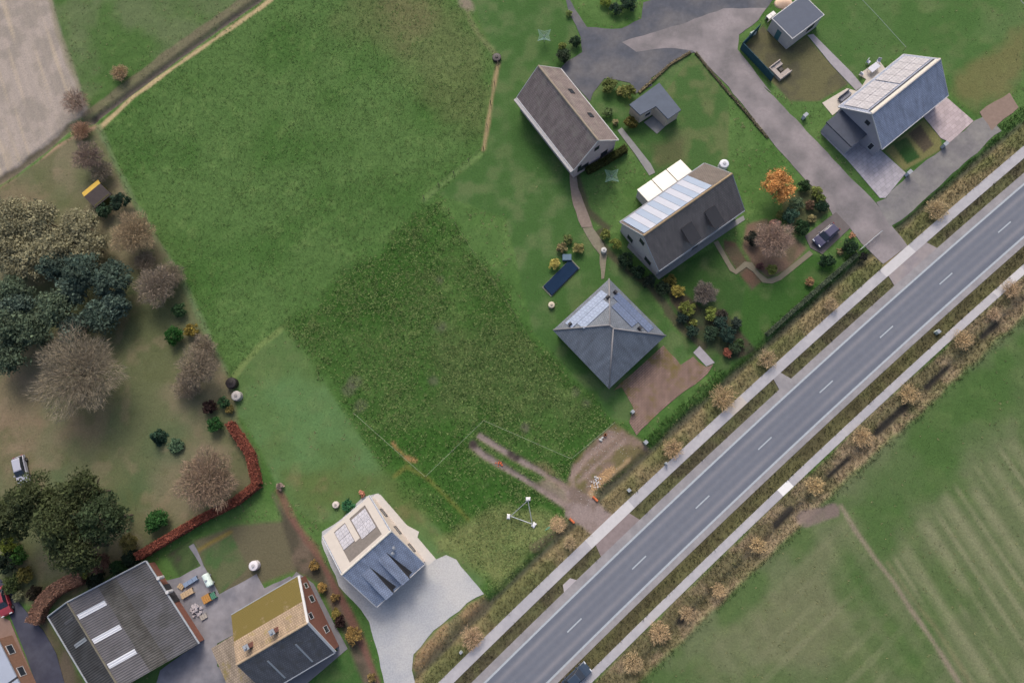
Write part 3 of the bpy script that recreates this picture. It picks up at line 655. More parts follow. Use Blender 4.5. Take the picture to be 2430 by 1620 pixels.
def frame_of(o, ux, uy, uz):
    m = Matrix((( *ux, 0), (*uy, 0), (*uz, 0), (0, 0, 0, 1))).transposed()
    m.translation = o
    return m
def slope_part(house, side, L, W2, ze, zr, m, y_off=0.0, x0=None, thick=.16, name='roof_slope', drop=0.0):
    """one roof plane: local x along the eave, y up the slope, z out of it"""
    s = side; run = W2; th = math.atan2(zr - ze, run); S = math.hypot(run, zr - ze)
    c, sn = math.cos(th), math.sin(th)
    up = Vector((0, -s * c, sn)); nrm = Vector((0, s * sn, c)); ux = Vector((-s, 0, 0))
    org = Vector((s * L / 2, y_off + s * W2, ze - drop))
    b = MB(); b.box(0, L, 0, S, -thick, 0)
    return b.build(name, m, house, mw=frame_of(org, ux, up, nrm)), S
def window(parent, org, ux, uz, w, h, m=None, name='window'):
    """frame proud of the wall with a pane as its sub-part; ux along the wall, uz up"""
    ux = Vector(ux); uz = Vector(uz); nrm = ux.cross(uz)
    mw = frame_of(Vector(org), ux, uz, nrm)
    b = MB(); f = .08
    for a in ((-w / 2, -w / 2 + f, 0, h), (w / 2 - f, w / 2, 0, h), (-w / 2 + f, w / 2 - f, 0, f), (-w / 2 + f, w / 2 - f, h - f, h)): b.box(a[0], a[1], a[2], a[3], -.05, .06)
    o = b.build(name, m or M_trim, parent, mw=mw)
    MB().box(-w / 2 + f, w / 2 - f, f, h - f, -.04, .025).build('pane', M_glass, o)
    return o
def roof_window(slope, x, y, w=.9, h=1.2):
    b = MB(); f = .09
    for a in ((-w / 2, -w / 2 + f, 0, h), (w / 2 - f, w / 2, 0, h), (-w / 2 + f, w / 2 - f, 0, f), (-w / 2 + f, w / 2 - f, h - f, h)): b.box(x + a[0], x + a[1], y + a[2], y + a[3], -.02, .09)
    b.build('skylight_frame', M_dark, slope)
    MB().box(x - w / 2 + f, x + w / 2 - f, y + f, y + h - f, -.02, .05).build('skylight_pane', M_glass, slope)
def panels(slope, x0, y0, nxp, nyp, w, h, m, gap=.03, name='solar_panel', skip=()):
    base = None
    for j in range(nyp):
        for i in range(nxp):
            if (i, j) in skip: continue
            mm = m[(i + j) % len(m)] if isinstance(m, (list, tuple)) else m
            b = MB(); b.box(0, w - gap, 0, h - gap, .05, .10)
            o = b.build(name, mm, slope); o.location = (x0 + i * w, y0 + j * h, 0)
def ridge_cap(house, L, zr, m, y=0.0, name='ridge'):
    b = MB(); n = 6
    vs = []
    for x in (-L / 2, L / 2):
        for i in range(n + 1):
            a = math.pi * i / n; vs.append((x, y + .17 * math.cos(a), zr - .06 + .17 * math.sin(a)))
    fs = [(i, i + n + 1, i + n + 2, i + 1) for i in range(n)] + [tuple(range(n + 1)), tuple(range(2 * n + 1, n, -1))]
    b.add(vs, fs); return b.build(name, m, house)
def gutter(house, L, y, z, m, w=.14, name='gutter'):
    b = MB(); b.box(-L / 2, L / 2, y - w / 2, y + w / 2, z - .14, z - .02); return b.build(name, m, house, bevel=.02)
def chimney(house, x, y, z0, z1, m=None, cap=None, w=.6):
    c = MB().box(x - w / 2, x + w / 2, y - w / 2, y + w / 2, z0, z1).build('chimney', m or M_chim, house)
    MB().box(x - w / 2 - .06, x + w / 2 + .06, y - w / 2 - .06, y + w / 2 + .06, z1, z1 + .1).box(x - .14, x + .14, y - .14, y + .14, z1 + .1, z1 + .4).build('chimney_cap', cap or M_zinc, c)
    return c
def gable_walls(house, L, W, ze, zr, m, inset=.28, y_off=0.0):
    x = L / 2 - inset; y = W / 2 - inset; k = (zr - ze) / (W / 2)
    zw = ze + inset * k - .16
    b = MB(); zz = zr - .22
    vs = []
    for X in (-x, x): vs += [(X, -y, -.2), (X, y, -.2), (X, y, zw), (X, y_off, zz), (X, -y, zw)]
    b.add(vs, [(0, 4, 3, 2, 1), (5, 6, 7, 8, 9), (0, 1, 6, 5), (1, 2, 7, 6), (4, 0, 5, 9)])
    block_poly([house.matrix_basis @ Vector((sx * x, sy * y, 0)) for sx, sy in ((-1, -1), (1, -1), (1, 1), (-1, 1))])
    return b.build('wall', m, house)
def gable_house(name, label, cx, cy, ang, L, W, ze, zr, wallm, m_pos, m_neg, ridgem, gutm, cat='house'):
    h = empty(name, (cx, cy, 0), math.radians(ang)); tag(h, label, cat)
    w = gable_walls(h, L, W, ze, zr, wallm)
    sp, S = slope_part(h, 1, L, W / 2, ze, zr, m_pos); sn, _ = slope_part(h, -1, L, W / 2, ze, zr, m_neg)
    ridge_cap(h, L, zr, ridgem)
    gutter(h, L, W / 2 + .06, ze, gutm); gutter(h, L, -W / 2 - .06, ze, gutm)
    # barge boards at the gable ends
    for sx in (-1, 1):
        for sy in (-1, 1):
            b = MB(); X = sx * (L / 2 + .02); y1 = sy * W / 2
            t = .04
            b.add([(X - t, y1, ze - .2), (X - t, y1, ze + .03), (X - t, 0, zr + .03), (X - t, 0, zr - .2), (X + t, y1, ze - .2), (X + t, y1, ze + .03), (X + t, 0, zr + .03), (X + t, 0, zr - .2)],
                  [(0, 1, 2, 3), (7, 6, 5, 4), (0, 4, 5, 1), (1, 5, 6, 2), (3, 2, 6, 7), (0, 3, 7, 4)])
            b.build('barge_board', gutm, h)
    return h, sp, sn, S

# --- long barn house north of the plot
T_b1 = tile_mat('grey_brown_tiles', rgb(142, 128, 126), .6, moss=rgb(146, 140, 130), moss_lo=.5, moss_hi=.75)
h, sp, sn, S = gable_house('barn_house', 'long grey-brown tiled barn house with two skylights beside the dark yard', 3.34, 56.13, -55, 15.4, 8.5, 3.6, 8.2, M_wallp, T_b1, T_b1, mat('tan_ridge_tiles', rgb(150, 138, 122), .8, .1), M_trim)
MB().box(-7.7, 7.7, -4.85, -4.30, 3.30, 3.50).build('box_gutter', mat('pale_box_gutter', rgb(170, 168, 170), .6, .05), h)
roof_window(sp, 15.4 - 5.2, 1.9); roof_window(sp, 15.4 - 10.2, 1.9)
X = 7.7 - .28
for y, z, w_, h_ in ((1.9, .9, 1.3, 1.3), (-1.9, .9, 1.5, 1.3), (.2, 4.6, .9, 1.0), (-2.9, 4.0 - 2.9, .7, 1.9)): window(h, (X, y, z), (0, 1, 0), (0, 0, 1), w_, h_, M_dark)
for x in (-5, -1.5, 2, 5): window(h, (x, -4.25 + .28, 1.0), (1, 0, 0), (0, 0, 1), 1.2, 1.2, M_dark)
for x in (-4, 0, 4): window(h, (x, 4.25 - .28, 1.0), (-1, 0, 0), (0, 0, 1), 1.2, 1.2, M_dark)
MB().box(-.55, .55, 0, 2.1, -.03, .06).build('door', M_dark, h, mw=frame_of(Vector((2.2, 3.97, .0)), Vector((-1, 0, 0)), Vector((0, 0, 1)), Vector((0, 1, 0))))

# --- house with collectors and conservatory
T_b2 = tile_mat('dark_glazed_tiles', rgb(118, 108, 104), .38, spec=.6)
h, sp, sn, S = gable_house('collector_house', 'dark tiled house with pale collector stripes and a white conservatory', 20.43, 39.59, 35.5, 16.1, 9.5, 3.6, 8.0, M_wallw, T_b2, T_b2, mat('ochre_ridge_tiles', rgb(158, 138, 110), .8, .1), M_zinc)
for i in range(11):
    b = MB(); b.box(0, 1.08, 0, S - .55, .05, .12)
    o = b.build('collector', M_solarw if i % 2 else M_solarb, sp); o.location = (16.1 - .35 - 1.12 * (i + 1), .3, 0)
for k, x in enumerate((6.6, 10.9)):                                # two dormers on the road side
    X0, X1 = x - .85, x + .85
    y0, y1 = 1.3, 3.6; hh = 1.15
    d = MB(); d.add([(X0, y0, 0), (X1, y0, 0), (X1, y1, 0), (X0, y1, 0), (X0, y0, hh), (X1, y0, hh)], [(0, 1, 5, 4), (1, 2, 5), (0, 4, 3), (4, 5, 2, 3), (3, 2, 1, 0)])
    d.build('dormer', mat('dormer_cladding', rgb(120, 108, 104), .7, .1), sn)
    MB().add([(X0 - .1, y0 - .15, hh - .03), (X1 + .1, y0 - .15, hh - .03), (X1 + .1, y1 + .2, .02), (X0 - .1, y1 + .2, .02), (X0 - .1, y0 - .15, hh + .07), (X1 + .1, y0 - .15, hh + .07), (X1 + .1, y1 + .2, .12), (X0 - .1, y1 + .2, .12)],
             [(3, 2, 1, 0), (4, 5, 6, 7), (0, 1, 5, 4), (1, 2, 6, 5), (2, 3, 7, 6), (3, 0, 4, 7)]).build('dormer_roof', M_dark, sn)
    MB().box(X0 + .15, X1 - .15, y0 - .06, y0 + .01, .2, hh - .15).build('dormer_window', M_zinc, sn)
X = -8.05 + .28
for y, z, w_, h_ in ((2.2, .9, 1.2, 1.3), (-2.2, .9, 1.4, 1.3), (0, 4.4, 1.0, 1.2)): window(h, (X, y, z), (0, -1, 0), (0, 0, 1), w_, h_, M_dark)
for x in (-5.5, -2.2, 1.6, 5.4): window(h, (x, -4.75 + .28, .9), (1, 0, 0), (0, 0, 1), 1.5, 1.3)
MB().box(-.5, .5, 0, 2.1, -.03, .06).build('door', M_dark, h, mw=frame_of(Vector((-.3, -4.47, .0)), Vector((1, 0, 0)), Vector((0, 0, 1)), Vector((0, -1, 0))))
cx0 = -2.35                                                        # conservatory on the garden side
cons = MB(); cons.box(cx0, cx0 + 8.3, 4.6, 7.55, 0, 2.35).build('conservatory', M_wallw, h)
for i in range(3):
    a = cx0 - .1 + i * 2.84
    b = MB(); b.add([(a + .05, 4.55, 2.95), (a + 2.76, 4.55, 2.95), (a + 2.76, 7.7, 2.45), (a + .05, 7.7, 2.45), (a + .05, 4.55, 3.03), (a + 2.76, 4.55, 3.03), (a + 2.76, 7.7, 2.53), (a + .05, 7.7, 2.53)],
                    [(0, 1, 2, 3), (7, 6, 5, 4), (0, 4, 5, 1), (1, 5, 6, 2), (2, 6, 7, 3), (3, 7, 4, 0)])
    b.build('conservatory_roof', M_poly, h)
block_poly([h.matrix_basis @ Vector(p) for p in ((cx0, 4.5, 0), (cx0 + 8.3, 4.5, 0), (cx0 + 8.3, 7.6, 0), (cx0, 7.6, 0))])
for x in (cx0 + .9, cx0 + 2.3, cx0 + 4.15, cx0 + 5.6, cx0 + 7.2): window(h, (x, 7.55, .5), (-1, 0, 0), (0, 0, 1), 1.2, 1.6)

# --- slate house at the top right
T_b3 = tile_mat('blue_grey_slates', rgb(158, 168, 192), .5, course=.25, width=.3, spec=.5)
h, sp, sn, S = gable_house('slate_house', 'grey slate gabled house with broad solar roof and dark flat annex', 53.6, 58.15, 39, 13.95, 9.3, 3.1, 7.1, M_wallg, T_b3, T_b3, mat('cream_ridge', rgb(200, 192, 184), .7, .05), M_trim)
for i in range(2): 
    for j in range(2):
        for k in range(4): 
            b = MB(); b.box(0, 1.55, 0, 2.15, .05, .10); o = b.build('solar_panel', M_solarl, sp); o.location = (.45 + i * 6.6 + k * 1.59, .5 + j * 2.2, 0)
MB().box(.3, 13.6, S - .95, S - .72, .02, .06).build('roof_flashing', M_dark, sp)
MB().box(.2, 13.7, S - .6, S - .2, .02, .05).build('ridge_glare_band', M_poly, sp)  # pale strip paints the glare on the tiles below the ridge
X = -6.975 + .28
window(h, (X, -.3, 4.3), (0, -1, 0), (0, 0, 1), .8, .8, M_dark); window(h, (X, -3.1, .6), (0, -1, 0), (0, 0, 1), .8, 1.6, M_trim)
for x in (-4.8, -1.6, 1.6, 4.8): window(h, (x, -4.65 + .28, .8), (1, 0, 0), (0, 0, 1), 1.8, 1.6, M_dark)
for x in (-4, 0, 4): window(h, (x, 4.65 - .28, .3), (-1, 0, 0), (0, 0, 1), 2.0, 2.1, M_dark)
an = MB().box(-9.85, -6.71, -1.35, 3.9, 0, 2.55).build('annex', M_wallg, h)
MB().box(-9.95, -6.72, -1.45, 4.0, 2.55, 2.80).build('flat_roof', mat('dark_roofing_felt', rgb(72, 78, 92), .7, .12, 1.2), an)
block_poly([h.matrix_basis @ Vector(p) for p in ((-9.9, -1.4, 0), (-6.7, -1.4, 0), (-6.7, 3.9, 0), (-9.9, 3.9, 0))])

# --- hip-roofed house right of the plot
T_b4 = tile_mat('dark_slate_tiles', rgb(112, 120, 132), .5, spec=.5)
h = empty('hip_roof_house', (9.16, 21.85, 0), math.radians(-47.3)); tag(h, 'square dark hip-roofed house with solar panels on two slopes', 'house')
L, W, ze, za, rl = 11.9, 11.5, 2.8, 6.7, .35
MB().box(-L / 2 + .5, L / 2 - .5, -W / 2 + .5, W / 2 - .5, -.2, ze - .1).build('wall', M_wallb, h)
block_poly([h.matrix_basis @ Vector((sx * 5.4, sy * 5.2, 0)) for sx, sy in ((-1, -1), (1, -1), (1, 1), (-1, 1))])
MB().box(-L / 2, L / 2, -W / 2, W / 2, ze - .22, ze - .04).build('fascia', M_trim, h)
cor = [Vector((-L / 2, -W / 2, ze)), Vector((L / 2, -W / 2, ze)), Vector((L / 2, W / 2, ze)), Vector((-L / 2, W / 2, ze))]
ap = [Vector((-rl, 0, za)), Vector((rl, 0, za))]
def hip_face(pts, name='roof_slope'):
    a, b_ = pts[0], pts[1]
    ux = (b_ - a).normalized(); nrm = ux.cross(pts[2] - a).normalized(); uy = nrm.cross(ux)
    mw = frame_of(a, ux, uy, nrm); inv = mw.inverted()
    q = [inv @ p for p in pts]; n = len(q)
    b = MB(); b.add([tuple(p) for p in q] + [(p.x, p.y, -.12) for p in q], [tuple(range(n)), tuple(range(2 * n - 1, n - 1, -1))] + [(i, i + n, (i + 1) % n + n, (i + 1) % n) for i in range(n)])
    return b.build(name, T_b4, h, mw=mw)
f_se = hip_face([cor[1], cor[2], ap[1]]); f_nw = hip_face([cor[3], cor[0], ap[0]])
f_sw = hip_face([cor[0], cor[1], ap[1], ap[0]]); f_ne = hip_face([cor[2], cor[3], ap[0], ap[1]])
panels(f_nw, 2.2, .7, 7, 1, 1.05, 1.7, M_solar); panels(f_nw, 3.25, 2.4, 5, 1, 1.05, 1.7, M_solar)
panels(f_ne, 2.0, .7, 7, 1, 1.05, 1.7, M_solard); panels(f_ne, 4.1, 2.4, 4, 1, 1.05, 1.7, M_solard)
M_hip = mat('hip_tiles', rgb(138, 136, 138), .7, .08)
for c_, a_ in ((cor[0], ap[0]), (cor[1], ap[1]), (cor[2], ap[1]), (cor[3], ap[0]), (ap[0], ap[1])):
    MB().tube(c_ + Vector((0, 0, .02)), a_ + Vector((0, 0, .04)), .11, n=8).build('hip_ridge', M_hip, h, smooth=True)
for f, x, y in ((f_nw, 2.3, 2.6), (f_nw, 9.0, 1.5), (f_ne, 9.4, 1.2), (f_ne, 3.0, 3.0)): MB().box(x, x + .5, y, y + .4, 0, .45).build('roof_vent', M_dark, f)
for y in (-3.4, 0, 3.4): window(h, (-L / 2 + .5, y, .8), (0, -1, 0), (0, 0, 1), 1.6, 1.3); window(h, (L / 2 - .5, y, .8), (0, 1, 0), (0, 0, 1), 1.8, 1.3)
for x in (-3.6, 0, 3.6): window(h, (x, -W / 2 + .5, .8), (1, 0, 0), (0, 0, 1), 1.5, 1.3); window(h, (x, W / 2 - .5, .8), (-1, 0, 0), (0, 0, 1), 1.5, 1.3)

# --- new house left of the plot
T_b5 = tile_mat('new_slate_tiles', rgb(146, 158, 182), .5, course=.3, width=.3, spec=.5)
T_b5n = tile_mat('new_slate_tiles_garden', rgb(104, 104, 108), .5, course=.3, width=.3, spec=.5)
h, sp, sn, S = gable_house('new_house', 'newly built slate house with two wedge dormers and pale gravel forecourt', -24.5, -9.2, 41.5, 8.65, 12.3, 3.0, 6.6, mat('pale_pink_brick', rgb(216, 202, 192), .9, .08, 2.0), T_b5, T_b5, M_poly, M_trim)
M_cream = mat('cream_roof_sheet', rgb(188, 181, 174), .6, .05, 1.0)
for a, b_, c, d in ((.15, 8.5, .05, .75), (.15, 8.5, S - .6, S - .1), (.15, 1.25, .75, S - .6), (6.9, 8.5, .75, S - .6), (4.1, 4.9, .75, S - 2.6)):
    MB().box(a, b_, c, d, .01, .06).build('roof_sheet', M_cream, sp)
MB().box(1.25, 6.9, .75, S - .6, .004, .03).build('roof_field', mat('brown_grey_roofing', rgb(116, 110, 106), .9, .14, 2.0), sp)
panels(sp, 1.45, 1.2, 2, 2, 1.25, 1.9, M_solarl); panels(sp, 4.95, .95, 2, 2, .95, 1.7, M_solarl)
for x in (2.5, 5.4):
    X0, X1 = x - .75, x + .75; y0, y1 = .3, 5.2; hh = 1.0
    MB().add([(X0, y0, .01), (X1, y0, .01), (X1, y1, .01), (X0, y1, .01), (X0 + .1, y0, hh), (X1 - .1, y0, hh)], [(0, 1, 5, 4), (1, 2, 5), (0, 4, 3), (4, 5, 2, 3), (3, 2, 1, 0)]).build('dormer', T_b5, sn)
    MB().add([(X1 + .015, y0, .02), (X1 + .015, y1, .02), (X1 - .085, y0, hh + .01), (X1 + .55, y0, .02), (X1 + .05, y1, .022)], [(0, 1, 2), (0, 3, 4, 1)]).build('dormer_valley', M_dark, sn)
    MB().box(X0 + .3, X1 - .3, y0 - .03, y0 + .02, .2, .8).build('dormer_window', M_glass, sn)
MB().box(6.6, 6.9, 4.4, 4.7, 0, .5).box(7.2, 7.5, 4.9, 5.2, 0, .5).build('roof_vent', M_zinc, sn)
for x in (-2.6, 0, 2.6): window(h, (x, -6.15 + .28, .5), (1, 0, 0), (0, 0, 1), 1.7, 1.8, M_dark)
for y in (-3.2, 0, 3.2): window(h, (4.325 - .28, y, .8), (0, 1, 0), (0, 0, 1), 1.4, 1.4, M_dark)

# --- farmhouse at the bottom
T_b6 = tile_mat('mossy_tan_tiles', rgb(162, 142, 120), .8, moss=rgb(104, 92, 42), moss_lo=.28, moss_hi=.42, moss_scale=.45)
T_b6s = tile_mat('dark_grey_tiles', rgb(100, 100, 108), .6, moss=rgb(78, 76, 76), moss_lo=.5, moss_hi=.65)  # dark grey tiles with darker patches for the road-side slope
h = empty('farmhouse', (0, 0, 0), math.radians(30.2)); tag(h, 'old farmhouse with olive mossy roof, two chimneys and red brick gable', 'house')
u6 = Vector((math.cos(math.radians(30.2)), math.sin(math.radians(30.2)))); n6 = Vector((-u6.y, u6.x))
xc, yc = -41.75, .35
h.location = (u6.x * xc + n6.x * yc, u6.y * xc + n6.y * yc, 0)
L, ze, zr = 10.6, 3.2, 7.4
Wn, Ws = 6.2, 5.2
slN, S = slope_part(h, 1, L, Wn, ze, zr, T_b6); slS, S2 = slope_part(h, -1, L, Ws, ze, zr, T_b6s)
b = MB(); x = L / 2 - .3
vs = []
for X in (-x, x): vs += [(X, -Ws + .3, -.2), (X, Wn - .3, -.2), (X, Wn - .3, ze), (X, 0, zr - .22), (X, -Ws + .3, ze)]
b.add(vs, [(0, 4, 3, 2, 1), (5, 6, 7, 8, 9), (0, 1, 6, 5), (1, 2, 7, 6), (4, 0, 5, 9)]); b.build('wall', M_wallr, h)
block_poly([h.matrix_basis @ Vector(p) for p in ((-x, -5, 0), (x, -5, 0), (x, 6, 0), (-x, 6, 0))])
ridge_cap(h, L, zr, mat('sandy_ridge', rgb(170, 150, 126), .8, .1)); gutter(h, L, Wn + .06, ze, M_zinc); gutter(h, L, -Ws - .06, ze, M_zinc, .2)
MB().box(.0, L, S * .55, S - .1, .004, .03).build('lit_tile_band', tile_mat('lit_tan_tiles', rgb(166, 146, 124), .8, moss=rgb(140, 126, 70), moss_lo=.55, moss_hi=.7), slN)  # upper tan band: light on the tiles put into the colour
for X, w_ in ((L / 2 + .03, .16),):
    for sy, w2 in ((1, Wn), (-1, Ws)):
        b = MB(); b.add([(X - w_, sy * w2, ze - .1), (X - w_, sy * w2, ze + .12), (X - w_, 0, zr + .12), (X - w_, 0, zr - .1), (X + w_, sy * w2, ze - .1), (X + w_, sy * w2, ze + .12), (X + w_, 0, zr + .12), (X + w_, 0, zr - .1)],
                        [(0, 1, 2, 3), (7, 6, 5, 4), (0, 4, 5, 1), (1, 5, 6, 2), (3, 2, 6, 7), (0, 3, 7, 4)]); b.build('verge', M_trim, h)
chimney(h, .9, 1.3, 5.6, 8.1); chimney(h, -2.9, 1.3, 5.6, 8.1)
MB().box(-9.6, -5.32, -3.6, 3.4, -.1, 2.6).build('annex', M_wallw, h)
MB().add([(-9.9, -3.9, 2.4), (-5.05, -3.9, 3.6), (-5.05, 3.7, 3.6), (-9.9, 3.7, 2.4), (-9.9, -3.9, 2.58), (-5.05, -3.9, 3.78), (-5.05, 3.7, 3.78), (-9.9, 3.7, 2.58)], [(3, 2, 1, 0), (4, 5, 6, 7), (0, 1, 5, 4), (1, 2, 6, 5), (2, 3, 7, 6), (3, 0, 4, 7)]).build('annex_roof', tile_mat('annex_tan_tiles', rgb(166, 150, 132), .8, moss=rgb(140, 126, 70), moss_lo=.55, moss_hi=.7), h)
for xx in (3.2, 7.4): MB().box(xx, xx + .22, .6, S2 - 2.0, .01, .06).build('roof_flashing', M_zinc, slS)
X = L / 2 - .3
for y, z, w_, h_ in ((2.6, .9, 1.0, 1.6), (-2.0, .9, 1.0, 1.6), (.6, 4.0, .9, 1.3), (4.6, .9, .8, 1.2)): window(h, (X, y, z), (0, 1, 0), (0, 0, 1), w_, h_)
for xx in (-3.6, -1.2, 1.2, 3.6): window(h, (xx, -Ws + .3, .9), (1, 0, 0), (0, 0, 1), 1.1, 1.3); window(h, (xx, Wn - .3, .9), (-1, 0, 0), (0, 0, 1), 1.0, 1.2)

# --- big corrugated shed, built from its own skewed footprint
pN, pW, pE = Vector((-57.4, -11.2)), Vector((-69.95, -18.55)), Vector((-48.8, -21.75))
ax = (pE - pN); k6 = 1.45
pS = pW + ax * k6; pE2 = pN + ax * 1.0; pS = pW + ax * 1.0 + (pW - pN) * .0
h = empty('cattle_shed', (pW.x, pW.y, 0), 0); tag(h, 'large grey corrugated shed with white skylight strips and mossy valley', 'shed')
xh = ax.normalized(); yh = (pN - pW)
def shp(s, t, z): p = xh * s + yh * t; return Vector((p.x, p.y, z))
Ls = ax.length + .3
prof = [(0, 3.2), (.29, 5.1), (1.0, 2.5)]
M_sh1 = mat('dark_fibre_cement', rgb(74, 74, 76), .85, .14, 1.0, c2=rgb(58, 58, 58), bigscale=.35)
M_sh2 = mat('grey_fibre_cement', rgb(98, 97, 102), .85, .10, 1.0, c2=rgb(88, 87, 91), bigscale=.35)
M_sh3 = mat('mossy_fibre_cement', rgb(72, 71, 69), .9, .18, 1.0, c2=rgb(86, 85, 84), bigscale=.5)
def zprof(t):
    for (a, za_), (b_, zb) in zip(prof[:-1], prof[1:]):
        if t <= b_ or b_ == 1.0: return za_ + (zb - za_) * (t - a) / (b_ - a)
def corr(s0, s1, t0, t1, m, name, lift=0.0, pitch=.34):
    n = max(2, int((s1 - s0) / pitch * 4)); vs = []; fs = []
    for i in range(n + 1):
        s = s0 + (s1 - s0) * i / n; dz = .04 * math.sin(2 * math.pi * s / pitch) + lift
        vs += [shp(s, t0, zprof(t0) + dz), shp(s, t1, zprof(t1) + dz)]
    for i in range(n): fs.append((2 * i, 2 * i + 1, 2 * i + 3, 2 * i + 2))
    return MB().add(vs, fs).build(name, m, h)
corr(-.1, Ls, -.02, .29, M_sh1, 'roof_slope'); corr(-.1, Ls, .29, .56, M_sh2, 'roof_slope'); corr(-.1, Ls, .56, .72, M_sh3, 'roof_slope'); corr(-.1, Ls, .72, 1.01, mat('worn_fibre_cement', rgb(90, 90, 95), .85, .14, 1.0, c2=rgb(76, 76, 78), bigscale=.4), 'roof_slope')
for s in (2.1, 6.1, 10.1): corr(s, s + .75, .305, .55, M_corr, 'skylight_strip', .06)
corr(5.3, 5.9, .08, .255, mat('grey_skylight_strip', rgb(138, 144, 150), .5, .06), 'skylight_strip', .06); corr(1.9, 2.4, .12, .25, mat('dull_skylight_strip', rgb(84, 84, 88), .5, .06), 'skylight_strip', .06)
b = MB(); vs = []
for s in (0.15, Ls - .25): vs += [shp(s, .015, -.2), shp(s, .985, -.2), shp(s, .985, 2.42), shp(s, .29, 4.95), shp(s, .015, 3.1)]
b.add(vs, [(0, 4, 3, 2, 1), (5, 6, 7, 8, 9), (0, 1, 6, 5), (1, 2, 7, 6), (4, 0, 5, 9)]); b.build('wall', M_wallr, h)
def bar(p0, p1, r, m, name, n=6): return MB().tube(p0, p1, r, n=n).build(name, m, h)
bar(shp(-.15, -.02, 3.15), shp(-.15, .29, 5.2), .12, M_zinc, 'verge'); bar(shp(-.15, .29, 5.2), shp(-.15, 1.01, 2.55), .12, M_zinc, 'verge')
bar(shp(-.1, .29, 5.16), shp(Ls, .29, 5.16), .12, mat('weathered_ridge', rgb(112, 108, 96), .9, .15), 'ridge')
bar(shp(-.1, 1.012, 2.53), shp(Ls, 1.012, 2.53), .13, M_zinc, 'gutter'); bar(shp(-.1, -.025, 3.1), shp(Ls, -.025, 3.1), .11, M_zinc, 'gutter')
for s in (3.0, 5.4): MB().tube(shp(s, 1.03, 1.6), shp(s, 1.03, 2.9), .25, n=10).build('wall_vent', M_trim, h)
MB().add([shp(4, .987, 0), shp(7, .987, 0), shp(7, .987, 2.1), shp(4, .987, 2.1), shp(4, .992, 0), shp(7, .992, 0), shp(7, .992, 2.1), shp(4, .992, 2.1)], [(4, 5, 6, 7), (0, 4, 7, 3), (1, 2, 6, 5), (3, 7, 6, 2)]).build('shed_door', M_dark, h)
block_poly([pW, pN, pE, pS])

# --- building in the corner
h = empty('corner_building', (-74.6, -25.2, 0), math.radians(-54)); tag(h, 'pale flat-roofed building cut off at the bottom left corner', 'building')
MB().box(-4.5, 9, -10, -.3, -.2, 2.8).build('wall', M_wallb, h)
for i, (a, b_) in enumerate(((-4.6, 1.55), (1.85, 9.1))): MB().box(a, b_, -10.2, -.1, 2.8, 3.0).build('roof_panel', mat('pale_blue_sheet', rgb(164, 172, 188), .5, .06, .6), h)
MB().box(1.55, 1.85, -10.2, -.12, 2.78, 2.95).build('roof_gutter', M_dark, h)
for x in (-2.5, 1, 4.5): window(h, (x, -.3, .9), (-1, 0, 0), (0, 0, 1), 1.4, 1.2)
block_poly([h.matrix_basis @ Vector(p) for p in ((-4.5, -10, 0), (9, -10, 0), (9, -.3, 0), (-4.5, -.3, 0))])

# --- flat-roofed garage top right
h = empty('flat_garage', (40.45, 73.5, 0), math.radians(38)); tag(h, 'white garage with dark flat roof at the top edge', 'garage')
MB().box(-3.25, 3.25, -2.3, 2.3, -.1, 2.75).build('wall', M_wallw, h)
MB().box(-3.4, 3.4, -2.45, 2.45, 2.75, 2.93).build('fascia', M_trim, h)
MB().box(-3.25, 3.25, -2.3, 2.3, 2.93, 2.99).build('flat_roof', mat('slate_blue_felt', rgb(84, 92, 108), .7, .08, 1.0), h)
MB().box(-.45, .45, 0, 2.0, -.03, .05).build('door', mat('teal_door', rgb(70, 110, 116), .5, .05), h, mw=frame_of(Vector((-3.25, .2, 0)), Vector((0, -1, 0)), Vector((0, 0, 1)), Vector((-1, 0, 0))))
window(h, (1.2, -2.3, 1.0), (1, 0, 0), (0, 0, 1), 1.4, 1.0, M_dark)
block_poly([h.matrix_basis @ Vector(p) for p in ((-3.2, -2.3, 0), (3.2, -2.3, 0), (3.2, 2.3, 0), (-3.2, 2.3, 0))])

# --- L-shaped garden house
h = empty('garden_house', (17.3, 58.9, 0), 0); tag(h, 'L-shaped garden house with blue-grey flat roof and cream walls', 'garden house')
Lp = [Vector(p) - Vector((17.3, 58.9)) for p in ((13.25, 58.85), (18.08, 62.55), (21.28, 57.7), (19.2, 56.2), (17.4, 58.45), (14.85, 57.0))]
def shrink(P, d):
    c = sum(P, Vector((0, 0))) / len(P); return [c + (p - c) * (1 - d / (p - c).length) for p in P]
MB().prism([(p.x, p.y) for p in shrink(Lp, .22)], -.1, 2.35).build('wall', mat('cream_render', rgb(196, 184, 172), .9, .06), h)
MB().prism([(p.x, p.y) for p in Lp], 2.35, 2.62).build('flat_roof', mat('blue_grey_felt', rgb(84, 94, 110), .7, .10, 1.0), h)
d_ = (Lp[5] - Lp[4]).normalized(); m_ = (Lp[4] + Lp[5]) / 2
window(h, (m_.x + .1, m_.y + .1, .9), (-d_.x, -d_.y, 0), (0, 0, 1), 1.1, 1.0)
MB().prism([(p.x, p.y) for p in ((Lp[4] + Vector((-.1, -.2))), Lp[3] + Vector((-.1, .1)), Lp[3] + Vector((-1.4, -1.1)), Lp[4] + Vector((-1.6, -1.3)))], 0.03, .09).build('porch_slab', M_pathg, h)
block_poly([p + Vector((17.3, 58.9)) for p in Lp])

